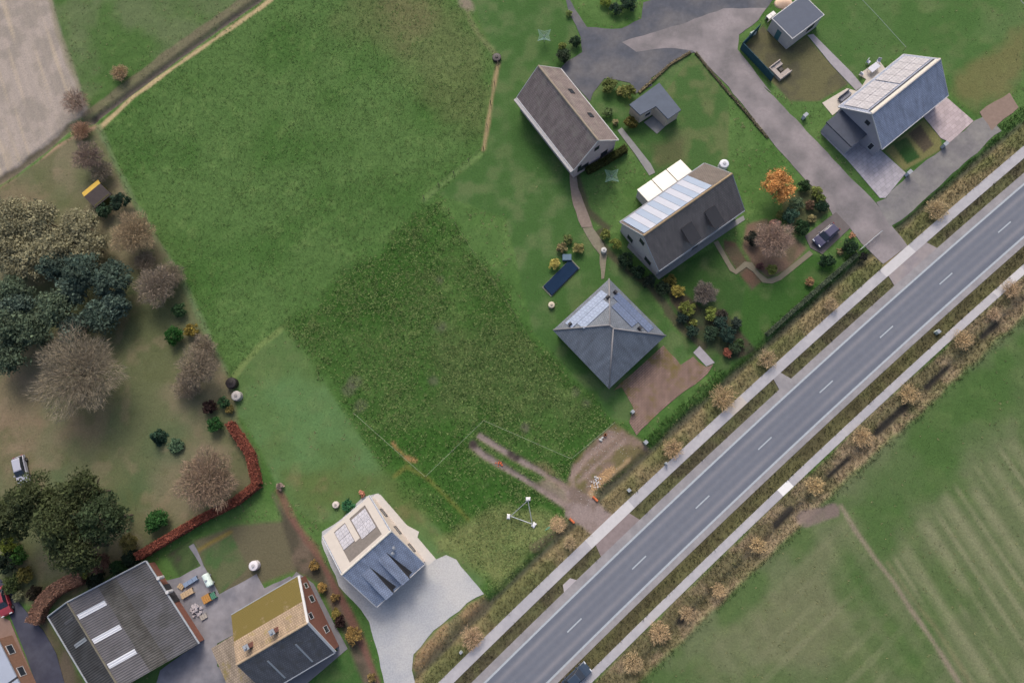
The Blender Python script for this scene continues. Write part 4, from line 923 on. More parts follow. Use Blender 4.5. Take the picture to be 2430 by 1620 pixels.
# --- small shed in the old garden
h = empty('garden_shed', (-72.7, 45.6, 0), math.radians(43.8)); tag(h, 'small garden shed with yellow-ochre eave slope among conifers', 'shed')
MB().box(-1.45, 1.45, -1.6, 1.6, -.1, 1.9).build('wall', mat('olive_boards', rgb(86, 84, 40), .9, .12, 3), h)
s1_, Sx = slope_part(h, 1, 3.3, 1.3, 1.9, 2.5, mat('ochre_roof_sheet', rgb(188, 156, 66), .7, .10, 1.5), y_off=.5)
s2_, Sx = slope_part(h, -1, 3.3, 2.3, 1.8, 2.5, mat('brown_felt', rgb(80, 72, 70), .9, .15, 1.5), y_off=.5)
MB().box(-.4, .4, 0, 1.7, -.02, .05).build('door', M_dark, h, mw=frame_of(Vector((1.45, -.4, 0)), Vector((0, 1, 0)), Vector((0, 0, 1)), Vector((1, 0, 0))))

# ================================================================== the ground sheet itself (flattened below slabs and houses)
HGT = np.where(BLOCK, -.03, HGT)
ground_mesh()

# ================================================================== GRASS (stuff)
M_blade = attr_mat('grass_blades', .8, spec=.2, transl=.25)
def scatter_grass(name, label, mask, n, hmin, hmax, lean, seed, tint=(1, 1, 1), wid=.05, tip=None):
    r = np.random.default_rng(seed)
    p = np.clip(mask, 0, 1) * (~BLOCK)
    p = (p / p.sum()).ravel()
    idx = r.choice(len(p), size=n, p=p)
    iy, ix = np.divmod(idx, nx)
    x = GX0 + (ix + r.uniform(-.5, .5, n)) * GS; y = GY0 + (iy + r.uniform(-.5, .5, n)) * GS
    z = HGT[iy, ix]; c = COLR[iy, ix] * np.array(tint)
    pale = sm(.5, .8, n_c[iy, ix] * .5 + n_b[iy, ix] * .5) * PALE[iy, ix]
    k = 3
    x = np.repeat(x, k); y = np.repeat(y, k); z = np.repeat(z, k); c = np.repeat(c, k, axis=0); pale = np.repeat(pale, k); N = n * k
    x = x + r.normal(0, .07, N); y = y + r.normal(0, .07, N)
    th = r.uniform(0, 2 * np.pi, N); ln = r.uniform(.3, 1.0, N) * lean; hh = r.uniform(hmin, hmax, N) * (1 + .5 * pale)
    dx, dy = np.cos(th), np.sin(th); w = wid * r.uniform(.6, 1.4, N)
    v = np.zeros((N, 3, 3))
    v[:, 0] = np.stack([x - dy * w, y + dx * w, z - .03], -1); v[:, 1] = np.stack([x + dy * w, y - dx * w, z - .03], -1)
    v[:, 2] = np.stack([x + dx * ln, y + dy * ln, z + hh], -1)
    c = c * r.uniform(.82, 1.3, (N, 1))
    straw = (r.uniform(0, 1, N) < .05 + .22 * pale)[:, None]
    c = np.where(straw, c * .4 + np.array(rgb(150, 152, 104)) * .6 * r.uniform(.7, 1.1, (N, 1)), c)
    o = tri_mesh(name, v.reshape(-1, 3), c, M_blade)
    return tag(o, label, 'grass', kind='stuff')
inplot = sm(-1.2, 1.2, poly_sdf(gx, gy, plot) + 3.5 * n_e)
mead = sm(-.3, .3, poly_sdf(gx, gy, sites('D', [(230, 300), (640, -40), (1030, -40), (1130, 130), (1105, 345), (1008, 450), (660, 748), (530, 860), (430, 660)])))
scatter_grass('plot_grass', 'rough tufted grass covering the building plot', inplot * TUFT, 80000, .04, .10, .09, 5, tint=(1.08,1.08,1.08), wid=.03)
scatter_grass('meadow_grass', 'tussocky grass of the big paddock', mead * TUFT, 70000, .04, .10, .09, 6, tint=(1.08,1.08,1.08), wid=.03)
scatter_grass('verge_grass', 'dry straw-coloured grass and reeds on the road banks and ditch edges', (np.abs(ro) < 12) * TUFT * (1 - inplot), 30000, .1, .45, .25, 7, wid=.04)
scatter_grass('rough_grass', 'short rough grass in the outlying fields and gardens', TUFT * (1 - inplot) * (1 - mead) * (np.abs(ro) > 12) * (edge > 3), 45000, .04, .12, .12, 8, wid=.035)

def tussocks(name, label, mask, n, seed, rmin, rmax, colr, mixg):
    r = np.random.default_rng(seed)
    p = np.clip(mask, 0, None) * (~BLOCK); p = (p / p.sum()).ravel()
    iy, ix = np.divmod(r.choice(len(p), size=n, p=p), nx)
    x = GX0 + (ix + r.uniform(-.5, .5, n)) * GS; y = GY0 + (iy + r.uniform(-.5, .5, n)) * GS; z = HGT[iy, ix]
    g = r.uniform(0, 1, (n, 1)) * mixg
    c = np.array(rgb(*colr))[None] * (1 - g) + COLR[iy, ix] * 1.25 * g
    R = r.uniform(rmin, rmax, n) * r.uniform(.7, 1.3, n)
    k = 11; rp = lambda a: np.repeat(a, k, axis=0)
    x, y, z, R, c = rp(x), rp(y), rp(z), rp(R), rp(c); N = n * k
    th = r.uniform(0, 2 * np.pi, N); q = r.uniform(0, .35, N) * R; ln = r.uniform(.5, 1.0, N) * R
    bx_, by_ = x + q * np.cos(th * 3 + 1), y + q * np.sin(th * 3 + 1); dx, dy = np.cos(th), np.sin(th); w = r.uniform(.014, .034, N)
    v = np.stack([np.stack([bx_ - dy * w, by_ + dx * w, z], -1), np.stack([bx_ + dy * w, by_ - dx * w, z], -1), np.stack([bx_ + dx * ln, by_ + dy * ln, z + r.uniform(.06, .2, N)], -1)], 1)
    return tag(tri_mesh(name, v.reshape(-1, 3), c * r.uniform(.75, 1.2, (N, 1)), M_blade), label, 'grass', kind='stuff')
clump = .25 + sm(.35, .75, fbm(gx, gy, 4.5, 211, 3)) + 1.2 * sm(.5, .8, fbm(gx, gy, 1.4, 223, 2))
tussocks('pale_tussocks', 'pale grass tussocks dotted over the building plot', inplot * PALE * clump * sm(.4, .9, TUFT), 15000, 21, .10, .24, (160, 180, 116), .65)
tussocks('dark_tussocks', 'dark green grass tufts between the pale ones on the plot', inplot * clump * sm(.4, .9, TUFT), 6000, 22, .08, .18, (52, 84, 36), .5)
tussocks('paddock_tussocks', 'soft pale tussocks across the paddock', mead * PALE * clump * TUFT, 6000, 23, .16, .4, (116, 146, 84), .8)
tussocks('field_tussocks', 'thin pale grass wisps in the outer fields and banks', TUFT * PALE * clump * (1 - inplot) * (1 - mead) * (edge > 3), 6000, 24, .14, .34, (148, 150, 108), .7)

# ================================================================== TREES, SHRUBS, HEDGES
M_leaf = attr_mat('foliage', .75, spec=.25, transl=.25)
M_twig = attr_mat('twigs', .9, spec=.1)
M_bark = mat('bark', rgb(92, 82, 72), .95, .2, 6, .4, 20)
def tris_at(P, size, r, flat=.5):
    n = len(P)
    a = r.normal(size=(n, 3)); a[:, 2] *= flat; a /= np.linalg.norm(a, axis=1)[:, None]
    b = np.cross(a, r.normal(size=(n, 3))); b /= np.linalg.norm(b, axis=1)[:, None] + 1e-9
    b[:, 2] *= flat
    s = (size * np.clip(r.lognormal(-.05, .38, n), .4, 2.3))[:, None]
    v = np.stack([P - a * s * .6 - b * s * .45, P + b * s * .9 - a * s * .2, P + a * s], 1)
    return v.reshape(-1, 3)
def leaf_crown(r, R, H, z0, colr, size=.16, dens_=1.0, lumps=None):
    K = int(20 + 5 * R * R) if lumps is None else lumps
    K = min(K, 70)
    d = r.normal(size=(K, 3)); d /= np.linalg.norm(d, axis=1)[:, None]; d[:, 2] = np.abs(d[:, 2]) * 1.0 - .25
    rad = r.uniform(.45, .86, K)[:, None]
    cen = d * rad * np.array([R, R, H * .5]) + np.array([0, 0, z0 + H * .5])
    n = int(dens_ * (260 + 650 * R ** 1.7)); n = min(n, 9000)
    k = r.integers(0, K, n)
    cr = R * .30 * r.uniform(.7, 1.3, K)
    off = r.normal(size=(n, 3)); off /= np.linalg.norm(off, axis=1)[:, None]; off *= (r.uniform(0, 1, n) ** .5)[:, None]
    P = cen[k] + off * cr[k][:, None]
    P[:, 2] = np.maximum(P[:, 2], z0 * .5 + .05)
    tone = r.uniform(.65, 1.35, K)
    c = np.array(colr)[None] * tone[k][:, None] * r.uniform(.75, 1.25, (n, 1))
    return tris_at(P, size, r), c
def twig_crown(r, R, H, z0, colr, dens_=1.0, wid=.022):
    n = min(int(dens_ * (500 + 420 * R * R)), 14000)
    d = r.normal(size=(n, 3)); d /= np.linalg.norm(d, axis=1)[:, None]; d[:, 2] = d[:, 2] * .75 + .25
    lump = 1 + .12 * np.sin(3 * np.arctan2(d[:, 1], d[:, 0]) + r.uniform(0, 6)) * r.uniform(.5, 1) + .12 * np.sin(7 * np.arctan2(d[:, 1], d[:, 0]) + r.uniform(0, 6))
    rr = (r.uniform(.08, 1, n) ** .55 * lump * .92)[:, None]
    P = d * rr * np.array([R, R, H * .52]) + np.array([0, 0, z0 + H * .45])
    P[:, 2] = np.maximum(P[:, 2], .1)
    dirv = d + r.normal(0, .55, (n, 3)); dirv /= np.linalg.norm(dirv, axis=1)[:, None]
    ln = (r.uniform(.25, .75, n) * (.35 + .22 * R))[:, None]
    sd = np.cross(dirv, r.normal(size=(n, 3))); sd /= np.linalg.norm(sd, axis=1)[:, None]
    w = (wid * r.uniform(.6, 1.6, n))[:, None]
    v = np.stack([P - sd * w, P + sd * w, P + dirv * ln], 1).reshape(-1, 3)
    return v, np.array(colr)[None] * r.uniform(.7, 1.3, (n, 1))
def conifer_crown(r, R, H, z0, colr):
    n = min(int(900 + 800 * R * R), 9000)
    arms = 9 + int(2 * R)
    t = r.uniform(0, 1, n) ** 1.3
    az = (r.integers(0, arms, n) + r.normal(0, .16, n)) / arms * 2 * np.pi + t * 2.5
    out = r.uniform(.12, 1, n) ** .6
    prof_ = (1 - t) ** .8 * R * (.9 + .1 * np.sin(az * arms * .5))
    P = np.stack([np.cos(az) * prof_ * out, np.sin(az) * prof_ * out, z0 + t * H - out * .25 * R * (1 - t)], -1)
    P[:, 2] = np.maximum(P[:, 2], .1)
    P += r.normal(0, .08, P.shape)
    lay_ = .75 + .5 * ((t * 9) % 1)
    return tris_at(P, .24, r, .6), np.array(colr)[None] * (lay_ * r.uniform(.7, 1.3, n))[:, None]
SEED = [100]
def plant(kind, name, label, cat, c, x, y, R, H, colr, group=None, z0=None, dens_=1.0, size=.15):
    SEED[0] += 1; r = np.random.default_rng(SEED[0]); rr = random.Random(SEED[0])
    z0 = (0.25 * H if H > 3 else .08) if z0 is None else z0
    p = site(c, x, y, z0 + H * (.5 if kind != 'conifer' else .35))
    e = empty(name, (p.x, p.y, 0), rr.uniform(0, 6)); tag(e, label, cat, group)
    colr = rgb(*colr)
    if kind == 'leaf': v, cc = leaf_crown(r, R, H, z0, colr, size, dens_); m = M_leaf; part = 'crown' if H > 3 else 'foliage'
    elif kind == 'twig': v, cc = twig_crown(r, R, H, z0, colr, dens_); m = M_twig; part = 'crown'
    else: v, cc = conifer_crown(r, R, H, z0, colr); m = M_leaf; part = 'crown'
    tri_mesh(part, v, cc, m, e)
    b = MB(); tr = max(.025, .028 * H)
    ht = z0 + H * (.45 if kind != 'conifer' else .95)
    b.tube((0, 0, -.1), (0, 0, ht), tr, tr * (.45 if kind != 'conifer' else .15), 7)
    if kind != 'conifer':
        nl = 5 if R < 1.5 else 9
        for i in range(nl):
            a = 2 * math.pi * i / nl + rr.uniform(-.3, .3); zs = ht * rr.uniform(.55, .98); q = R * rr.uniform(.45, .75)
            e1 = Vector((math.cos(a) * q, math.sin(a) * q, zs + H * rr.uniform(.08, .28)))
            b.tube((0, 0, zs), e1, tr * .62, tr * .22, 5)
            if R > 2:
                a2 = a + rr.uniform(-.6, .6); b.tube(e1 * .6 + Vector((0, 0, zs * .4)), e1 * .6 + Vector((math.cos(a2) * q * .5, math.sin(a2) * q * .5, zs * .4 + H * .18)), tr * .28, tr * .1, 4)
    b.build('trunk' if H > 3 else 'stem', M_bark, e)
    return e
GRN = (48, 78, 40); DKG = (36, 60, 40); BLU = (74, 92, 80); LIM = (136, 146, 72); OLV = (92, 96, 56); TAN = (172, 148, 112); BRN = (140, 118, 102); PNK = (140, 124, 114); GRY = (130, 122, 112); YEL = (170, 154, 80)

# old garden: evergreens
G = 'dark evergreens in the old garden'
for lab, x, y, R, H in (('bluish evergreen touching the tan rounded shrub, right end of the dark evergreens', 850, 800, 3.4, 9), ('dark evergreen in the middle of the evergreen group, next to the olive trees', 640, 720, 3.2, 10), ('low bluish evergreen at the lower tip of the evergreen group', 760, 1080, 3.0, 7),
                        ('slim dark evergreen at the upper edge of the evergreen group', 410, 690, 2.6, 8), ('broad blue-green evergreen at the left of the middle evergreens', 450, 1020, 3.4, 9), ('dark evergreen leaning over the bare lawn at the lower left of the evergreens', 250, 1190, 3.2, 9),
                        ('evergreen at the left picture edge above the big bare tree', 80, 1150, 3.4, 10), ('lowest dark evergreen at the left picture edge', 60, 1390, 3.2, 8), ('grey-green evergreen at the left edge beside the olive trees', 90, 900, 3.0, 9)):
    plant('leaf', 'evergreen_tree', lab, 'evergreen', 'N', x, y, R, H * .6, BLU if x > 600 or y < 800 else (88, 104, 82), G, size=.2, dens_=.9)
G = 'pale olive trees in the old garden'
for lab, x, y, R, H in (('olive-grey tree nearest the ochre garden shed', 600, 400, 3.4, 4), ('olive-grey tree just above the dark evergreens', 430, 560, 3.6, 4.5), ('pale olive tree at the left edge below the ditch bank', 90, 330, 4.0, 5), ('olive-grey tree left of the slim dark evergreen', 200, 640, 3.8, 4.5), ('greyish olive tree between ditch bank and evergreens', 330, 330, 3.8, 4.5), ('olive-grey tree at the left edge above the grey-green evergreen', 40, 560, 3.6, 5), ('low olive tree right of the upper evergreens', 720, 540, 3.0, 3.5), ('greyish olive tree in the gap left of the tan rounded shrub', 640, 590, 2.6, 3.4)):
    plant('leaf', 'olive_tree', lab, 'tree', 'N', x, y, R, H, (146, 142, 112), G, size=.17, dens_=1.0)
G = 'dark evergreens in the old garden'
for lab, x, y, R, H in (('small grey evergreen in the dark gap of the evergreen group', 560, 880, 2.6, 5), ('bluish evergreen at the right flank of the evergreen group', 900, 980, 2.6, 4.5), ('dark evergreen at the left edge between the two largest ones', 150, 1010, 3.0, 5.5), ('grey-green evergreen above the big bare tree', 560, 1160, 2.4, 4.5)):
    plant('leaf', 'evergreen_tree', lab, 'evergreen', 'N', x, y, R, H, (84, 102, 90), G, size=.2, dens_=.9)
G = 'brown bare shrubs along the paddock edge'
for lab, c, x, y, R, H in (('mauve bare shrub between the tan shrub and the yellowish bush', 'c5', 1180, 330, 2.3, 3), ('brown bare shrub right below the yellowish bush', 'c5', 1400, 830, 2.2, 2.8), ('brown bare shrub beside the black compost bin', 'c5', 1290, 1090, 2.3, 2.6), ('low mauve shrub under the rounded tan shrub', 'c5', 1000, 230, 1.8, 2.4), ('brown bare shrub on the garden side of the ditch corner', 'c1', 700, 1180, 2.0, 2.8)):
    plant('twig', 'bare_shrub', lab, 'shrub', c, x, y, R, H, (142, 130, 114), G, dens_=1.5)
plant('leaf', 'conifer_shrub', 'dark evergreen shrub pressed against the ochre-roofed shed', 'shrub', 'N', 930, 190, 1.6, 3, (40, 62, 46)); plant('leaf', 'conifer_shrub', 'dark green shrub below the ochre-roofed shed', 'shrub', 'N', 800, 260, 1.4, 2.4, (50, 74, 52))
plant('leaf', 'pale_shrub', 'small pale green shrub at the shed corner', 'shrub', 'N', 690, 310, .9, 1.4, (120, 128, 90))
plant('twig', 'tan_shrub', 'rounded tan leafless shrub at the paddock edge', 'shrub', 'N', 1040, 440, 3.6, 4.2, (164, 146, 118), dens_=1.6)
plant('twig', 'bare_shrub', 'pinkish bare shrub below the tan one on the paddock edge', 'shrub', 'N', 1210, 850, 3.3, 4, (142, 130, 116), dens_=1.5)
plant('leaf', 'clipped_bush', 'bright green clipped round bush on the garden lawn edge', 'bush', 'N', 1340, 1230, 1.6, 2.4, (42, 92, 34), dens_=1.8, size=.12); plant('leaf', 'green_bush', 'small green bush above the clipped round one', 'bush', 'N', 1390, 1030, 1.2, 1.8, (58, 88, 52))
plant('leaf', 'yellow_bush', 'yellowish bush right of the clipped round one', 'bush', 'c5', 1320, 710, 1.2, 1.6, (134, 118, 52))
plant('twig', 'bare_tree', 'very large bare tree spreading over the old garden lawn', 'tree', 'c5', 540, 1010, 6.9, 7, (146, 136, 118), dens_=.75); plant('twig', 'bare_tree', 'pinkish bare tree by the paddock corner', 'tree', 'c5', 1360, 970, 3.2, 5, (138, 126, 110), dens_=1.3)
plant('leaf', 'dark_bush', 'dark reddish bush between the two green balls by the hedge', 'bush', 'c5', 1440, 1235, 1.2, 1.6, (60, 42, 38)); plant('leaf', 'green_bush', 'green bush touching the white water tank', 'bush', 'c5', 1545, 1205, 1.0, 1.5, (56, 88, 54)); plant('leaf', 'green_bush', 'bright green bush at the top of the copper hedge', 'bush', 'c5', 1475, 1355, 1.3, 1.9, (44, 86, 40)); plant('leaf', 'olive_bush', 'olive bush beside the white water tank', 'bush', 'c5', 1580, 1250, .7, 1.0, (120, 108, 60))
plant('conifer', 'young_conifer', 'young dark conifer alone on the brown lawn', 'conifer', 'c5', 1085, 1440, 1.2, 2.2, (52, 80, 62)); plant('leaf', 'young_bush', 'low pale bluish green bush beside the young conifer', 'bush', 'c5', 1215, 1495, 1.3, .9, (86, 112, 84))
plant('twig', 'bare_shrub', 'spreading brownish bare shrub inside the copper hedge corner', 'shrub', 'c9', 1430, 170, 4.6, 5, (150, 130, 112), dens_=1.3)
plant('twig', 'tan_shrub', 'small tan shrub standing alone in the upper left pasture', 'shrub', 'c1', 825, 505, 1.5, 1.8, (186, 160, 128), dens_=1.8); plant('twig', 'bare_shrub', 'mauve bare shrub at the ditch corner below the arable field', 'shrub', 'c1', 610, 1080, 2.6, 3.5, (142, 124, 114), dens_=1.5); plant('twig', 'bare_shrub', 'rusty bare shrub at the tip of the arable field', 'shrub', 'c1', 520, 700, 2.3, 3, (150, 126, 112), dens_=.9); plant('twig', 'reed_clump', 'pinkish reed clump at the meeting of the two ditches', 'reeds', 'c1', 560, 900, 1.8, 1.6, (176, 144, 120), dens_=1.6)
# pine group at the lower left
G = 'dark green pines above the cattle shed'
for lab, x, y, R, H in (('dark pine nearest the silver car', 240, 330, 4.2, 11), ('dark pine at the top of the lower left grove', 560, 250, 3.2, 9), ('dark pine at the right of the lower left grove', 700, 430, 3.8, 10), ('central pine of the lower left grove', 440, 470, 4.0, 12), ('pine at the left picture edge in the lower left grove', 70, 430, 3.8, 10), ('lowest pine of the lower left grove above the brown hedge', 520, 640, 3.8, 10)):
    plant('leaf', 'pine_tree', lab, 'pine', 'c9', x, y, R, H, (70, 80, 48) if x < 600 else (60, 76, 48), G, size=.2, dens_=.9, z0=2)
plant('leaf', 'green_shrub', 'bright green shrub beside the copper hedge, right of the pines', 'shrub', 'c9', 1080, 455, 1.8, 2.6, (52, 96, 44), dens_=1.4); plant('leaf', 'olive_ball', 'olive clipped ball at the lower end of the copper hedge', 'bush', 'c9', 885, 612, 1.5, 2.2, (112, 108, 62), dens_=1.8, size=.1)
plant('leaf', 'brown_bush', 'brown rounded bush between the pines and the shed', 'bush', 'c9', 685, 745, 1.6, 2.2, (120, 90, 76), dens_=1.5); plant('leaf', 'lime_bush', 'lime green bush near the top of the shed', 'bush', 'c9', 575, 812, 1.0, 1.5, (128, 138, 72), dens_=1.5); plant('leaf', 'dark_bush', 'dark green bush behind the upper shed corner', 'bush', 'c9', 820, 780, 1.6, 2.0, (40, 70, 34)); plant('leaf', 'dark_bush', 'blackish bush along the shed, below the olive ball', 'bush', 'c9', 900, 715, 1.5, 1.8, (30, 48, 32)); plant('leaf', 'dark_bush', 'blackish bush along the shed, beside the lime bush', 'bush', 'c9', 660, 860, 1.5, 1.8, (30, 46, 30))
plant('leaf', 'green_shrub', 'yellow-green shrub at the left picture edge under the pines', 'shrub', 'c9', 60, 610, 1.7, 2.4, (84, 96, 30)); plant('leaf', 'green_shrub', 'bright green shrub below the yellow-green one', 'shrub', 'c9', 130, 690, 1.4, 2.0, (58, 96, 36)); plant('leaf', 'dark_bush', 'black-green bush at the left picture edge', 'bush', 'c9', 50, 740, 1.8, 2.2, (26, 42, 26)); plant('leaf', 'olive_bush', 'olive bush between the dark lane and the tan hedge', 'bush', 'c9', 175, 820, 1.3, 1.8, (98, 94, 46)); plant('leaf', 'green_shrub', 'mid green shrub above the red car', 'shrub', 'c9', 80, 890, 1.5, 1.9, (70, 84, 46)); plant('leaf', 'pale_shrub', 'pale grey-green shrub at the edge of the dark lane', 'shrub', 'c9', 125, 970, .9, 1.2, (122, 126, 94)); plant('leaf', 'dark_bush', 'blackish bush beside the upper end of the tan hedge', 'bush', 'c9', 235, 945, 1.2, 1.6, (44, 38, 26))
# garden hedge bed between the houses
for lab, c, x, y, R, col_ in (('yellow-green shrub at the top of the bed left of the collector house', 's3', 650, 60, .9, (120, 128, 66)), ('lime shrub beside the white post left of the collector house', 's3', 745, 150, 1.1, LIM), ('dark shrub below the lime one at the collector house', 's3', 840, 300, 1.4, DKG), ('dark shrub at the lower gable corner of the collector house', 's3', 950, 410, 1.3, DKG), ('blackish green shrub between hip roof and collector house', 's3', 1060, 500, 1.2, (38, 52, 40)), ('dark shrub at the tip of the front garden bed', 's3', 1190, 560, 1.2, (44, 62, 42)),
                          ('olive-yellow shrub by the path of the collector house', 's1', 245, 400, 1.0, (112, 106, 50)), ('yellow flowering shrub right of the olive-yellow one', 's1', 355, 540, 1.1, (160, 148, 74)), ('lime shrub left of the grey twiggy ball', 's1', 490, 785, 1.3, (126, 136, 66)), ('round lime shrub below the grey twiggy ball', 's1', 810, 865, 1.1, (126, 140, 68)), ('little lime shrub on the boundary side of the bed', 's1', 580, 990, .6, (128, 134, 70)),
                          ('dark blue-green shrub in the middle of the front bed', 's1', 960, 990, 1.2, (52, 76, 66)), ('dark shrub in the lower front bed, left one', 's1', 820, 1160, 1.3, (54, 76, 56)), ('dark shrub in the lower front bed, right one', 's1', 1060, 1170, 1.4, (44, 68, 58)), ('dark shrub at the lawn side of the front bed', 's1', 1180, 1010, 1.0, (52, 66, 58)), ('small green shrub at the lower tip of the front bed', 's1', 1240, 1290, .8, (66, 88, 50)), ('grey-green shrub near the orange one in the front bed', 's1', 1160, 1370, 1.0, (58, 78, 54)), ('dark shrub on the boundary below the little lime shrub', 's1', 560, 1110, 1.0, (48, 72, 58)), ('brownish dark shrub right of the round lime shrub', 's1', 990, 870, .9, (70, 66, 58)), ('dark shrub between boundary path and lime shrubs', 's1', 430, 930, 1.0, (40, 60, 52))):
    plant('leaf', 'garden_shrub', lab, 'shrub', c, x, y, R, R * 1.35, col_, 'shrubs in the garden beds', dens_=1.3, size=.12)
plant('twig', 'twiggy_ball', 'grey twiggy round shrub on the front lawn of the collector house', 'shrub', 's1', 740, 575, 1.8, 2.2, (136, 126, 118), dens_=3.0); plant('leaf', 'orange_shrub', 'orange-red shrub at the road end of the front bed', 'shrub', 's1', 1070, 1420, .9, 1.2, (160, 98, 80), dens_=1.4, size=.1)
plant('leaf', 'orange_tree', 'bright orange leafed tree on the lawn by the driveway', 'tree', 's2', 780, 270, 2.6, 4.2, (214, 158, 96), dens_=1.5, size=.14); plant('twig', 'bare_tree', 'pinkish bare tree in the gravel bed before the collector house', 'tree', 's2', 720, 870, 2.9, 4.5, (164, 142, 128), dens_=1.9)
for lab, c, x, y, R, col_ in (('dark shrub right of the orange tree', 's2', 1045, 280, 1.1, (44, 70, 36)), ('lime shrub by the driveway right of the orange tree', 's2', 1190, 340, .9, (122, 132, 70)), ('small lime shrub below the driveway lime shrub', 's2', 1230, 420, .8, (116, 132, 66)), ('grey-green shrub below the orange tree', 's2', 960, 480, 1.3, (92, 112, 82)), ('bluish green shrub above the gravel bed', 's2', 900, 600, 1.4, (66, 96, 78)), ('brown shrub among the driveway shrubs', 's2', 1120, 490, .8, (108, 88, 70)), ('deep green shrub with a white stone beside the driveway', 's2', 1250, 510, 1.2, (30, 58, 38)), ('tan grass shrub near the parked blue car', 's2', 1140, 640, .7, (146, 138, 96)), ('deep green shrub above the parked blue car', 's2', 1030, 740, 1.4, (36, 66, 36)), ('lime shrub at the corner of the gravel bed', 's2', 800, 600, .8, (118, 124, 72)), ('pinkish shrub at the top of the gravel bed', 's2', 740, 700, .9, (178, 136, 122)), ('dark shrub at the wall side of the gravel bed', 's2', 490, 850, 1.3, (46, 54, 46)), ('lime shrub at the lower bend of the garden path', 's2', 700, 1200, .9, (122, 130, 66)), ('reddish shrub inside the bend of the garden path', 's2', 570, 1160, .6, (112, 80, 76)), ('dark shrub below the parked blue car', 's2', 1300, 1100, 1.3, (38, 66, 40)), ('dark shrub beside the gate', 's2', 1550, 950, 1.3, (36, 64, 38)), ('tan shrub below the parked blue car', 's2', 1450, 1000, .6, (152, 136, 100)), ('orange-tan shrub at the gate corner', 's2', 1575, 830, .5, (196, 152, 118)), ('lone orange-tan tuft on the front lawn', 's2', 1110, 1330, .7, (152, 122, 88)), ('black-green shrub by the end of the front ditch', 's2', 1700, 1060, .7, (38, 40, 38)),
                          ('olive shrub at the yard end, left of the garden house', 'Q', 240, 440, 1.4, (104, 116, 62)), ('lime-olive shrub beside the garden house', 'Q', 480, 500, 1.4, (116, 122, 64)), ('yellowish shrub between the two yard shrubs', 'Q', 380, 510, .9, (142, 140, 84)), ('dark olive shrub at the garden house corner', 'Q', 500, 900, 1.2, (92, 88, 40)), ('green shrub by the barn house wall', 'Q', 220, 770, .9, (98, 120, 74)), ('small tan shrub by the path behind the barn house', 'Q', 320, 890, .6, (150, 142, 104)), ('dark shrub with pale top at the barn house yard corner', 's7', 830, 800, 1.4, (52, 70, 48)), ('yellow-lime shrub on top of the yard corner', 's7', 810, 660, .7, (126, 138, 72)), ('dark green shrub above the yard corner', 's7', 990, 590, 1.1, (40, 66, 42)), ('little lime shrub at the yard entrance', 's7', 910, 195, .6, (126, 144, 80)), ('dark blue-green shrub at the top edge above the yard', 'c3', 840, 20, 1.7, (44, 70, 52)), ('lime shrub at the top edge above the yard', 'c3', 690, 15, 1.0, (116, 132, 56)), ('dark shrub at the top edge, left of the lawn island', 'c3', 760, 60, 1.2, (48, 74, 56)),
                          ('yellow pampas tuft beside the covered pool', 's3', 180, 340, 1.0, (190, 178, 98)), ('tan pampas tuft at the head of the covered pool', 's3', 400, 190, 1.0, (150, 144, 90)), ('brownish pampas tuft at the head of the covered pool, left one', 's3', 250, 190, .9, (136, 126, 88)), ('olive tuft behind the covered pool', 's3', 300, 110, .8, (112, 122, 70)),
                          ('yellow shrub at the top of the farm boundary bed', 'c10', 425, 760, .8, (150, 124, 72)), ('yellow shrub in the farm boundary bed, second from the top', 'c10', 478, 915, .8, (172, 142, 84)), ('yellow shrub in the farm boundary bed, third from the top', 'c10', 565, 980, .7, (146, 122, 76)), ('yellow-green shrub in the farm boundary bed, fourth from the top', 'c10', 572, 1090, .8, (150, 136, 76)), ('dark red shrub in the farm boundary bed', 'c10', 600, 1140, .9, (56, 38, 36)), ('long yellow shrub beside the farmhouse gable', 'c10', 690, 1240, 1.3, (158, 132, 80)), ('small yellow shrub at the bottom edge by the gravel drive', 'c10', 815, 1530, .7, (140, 122, 78)), ('pinkish tuft between copper hedge end and new house', 'c10', 185, 215, .6, (168, 148, 138)), ('orange-pink tuft behind the new house', 'c10', 750, 265, .5, (196, 140, 116)), ('green bush behind the terrace of the new house', 'c10', 660, 350, 1.1, (64, 122, 82))):
    plant('leaf', 'garden_shrub', lab, 'shrub', c, x, y, R, R * 1.3, col_, 'shrubs in the garden beds', dens_=1.3, size=.12)
# dry roadside bushes, both rows
def roadside(rowname, c, x, y, R, lab, col_=(192, 160, 118)):
    R *= .62 + .42 * random.Random(int(x * 7 + y)).random()
    plant('twig', 'roadside_bush', lab, 'bush', c, x, y, R * 1.05, .8 + .3 * R, tuple(.45 * q + .55 * w for q, w in zip(col_, (208, 188, 152))), rowname, z0=.1, dens_=.8)
G = 'dry roadside bushes on the house side'
roadside(G, 'r1', 400, 860, 2.0, 'straw-coloured dry roadside bush below the brick drive of the hip-roofed house'); roadside(G, 'r1', 1030, 310, 1.6, 'tan dry roadside bush above the little path slab', (166, 142, 112)); roadside(G, 'c7', 1150, 1520, 1.7, 'tan dry roadside bush beside the plot corner', (184, 146, 110)); roadside(G, 'r4', 570, 800, 1.6, 'pinkish dry roadside bush beside the gravel drive', (184, 148, 124)); roadside(G, 'c11', 440, 600, 1.4, 'pale dry roadside bush just below the earth track', (164, 144, 114)); roadside(G, 'c8', 470, 530, 1.7, 'tan dry roadside bush between the two driveways', (164, 142, 112)); roadside(G, 'r3', 850, 90, 1.8, 'straw-coloured dry roadside bush past the lane mouth', (178, 156, 116))
G = 'dry roadside bushes on the field side'
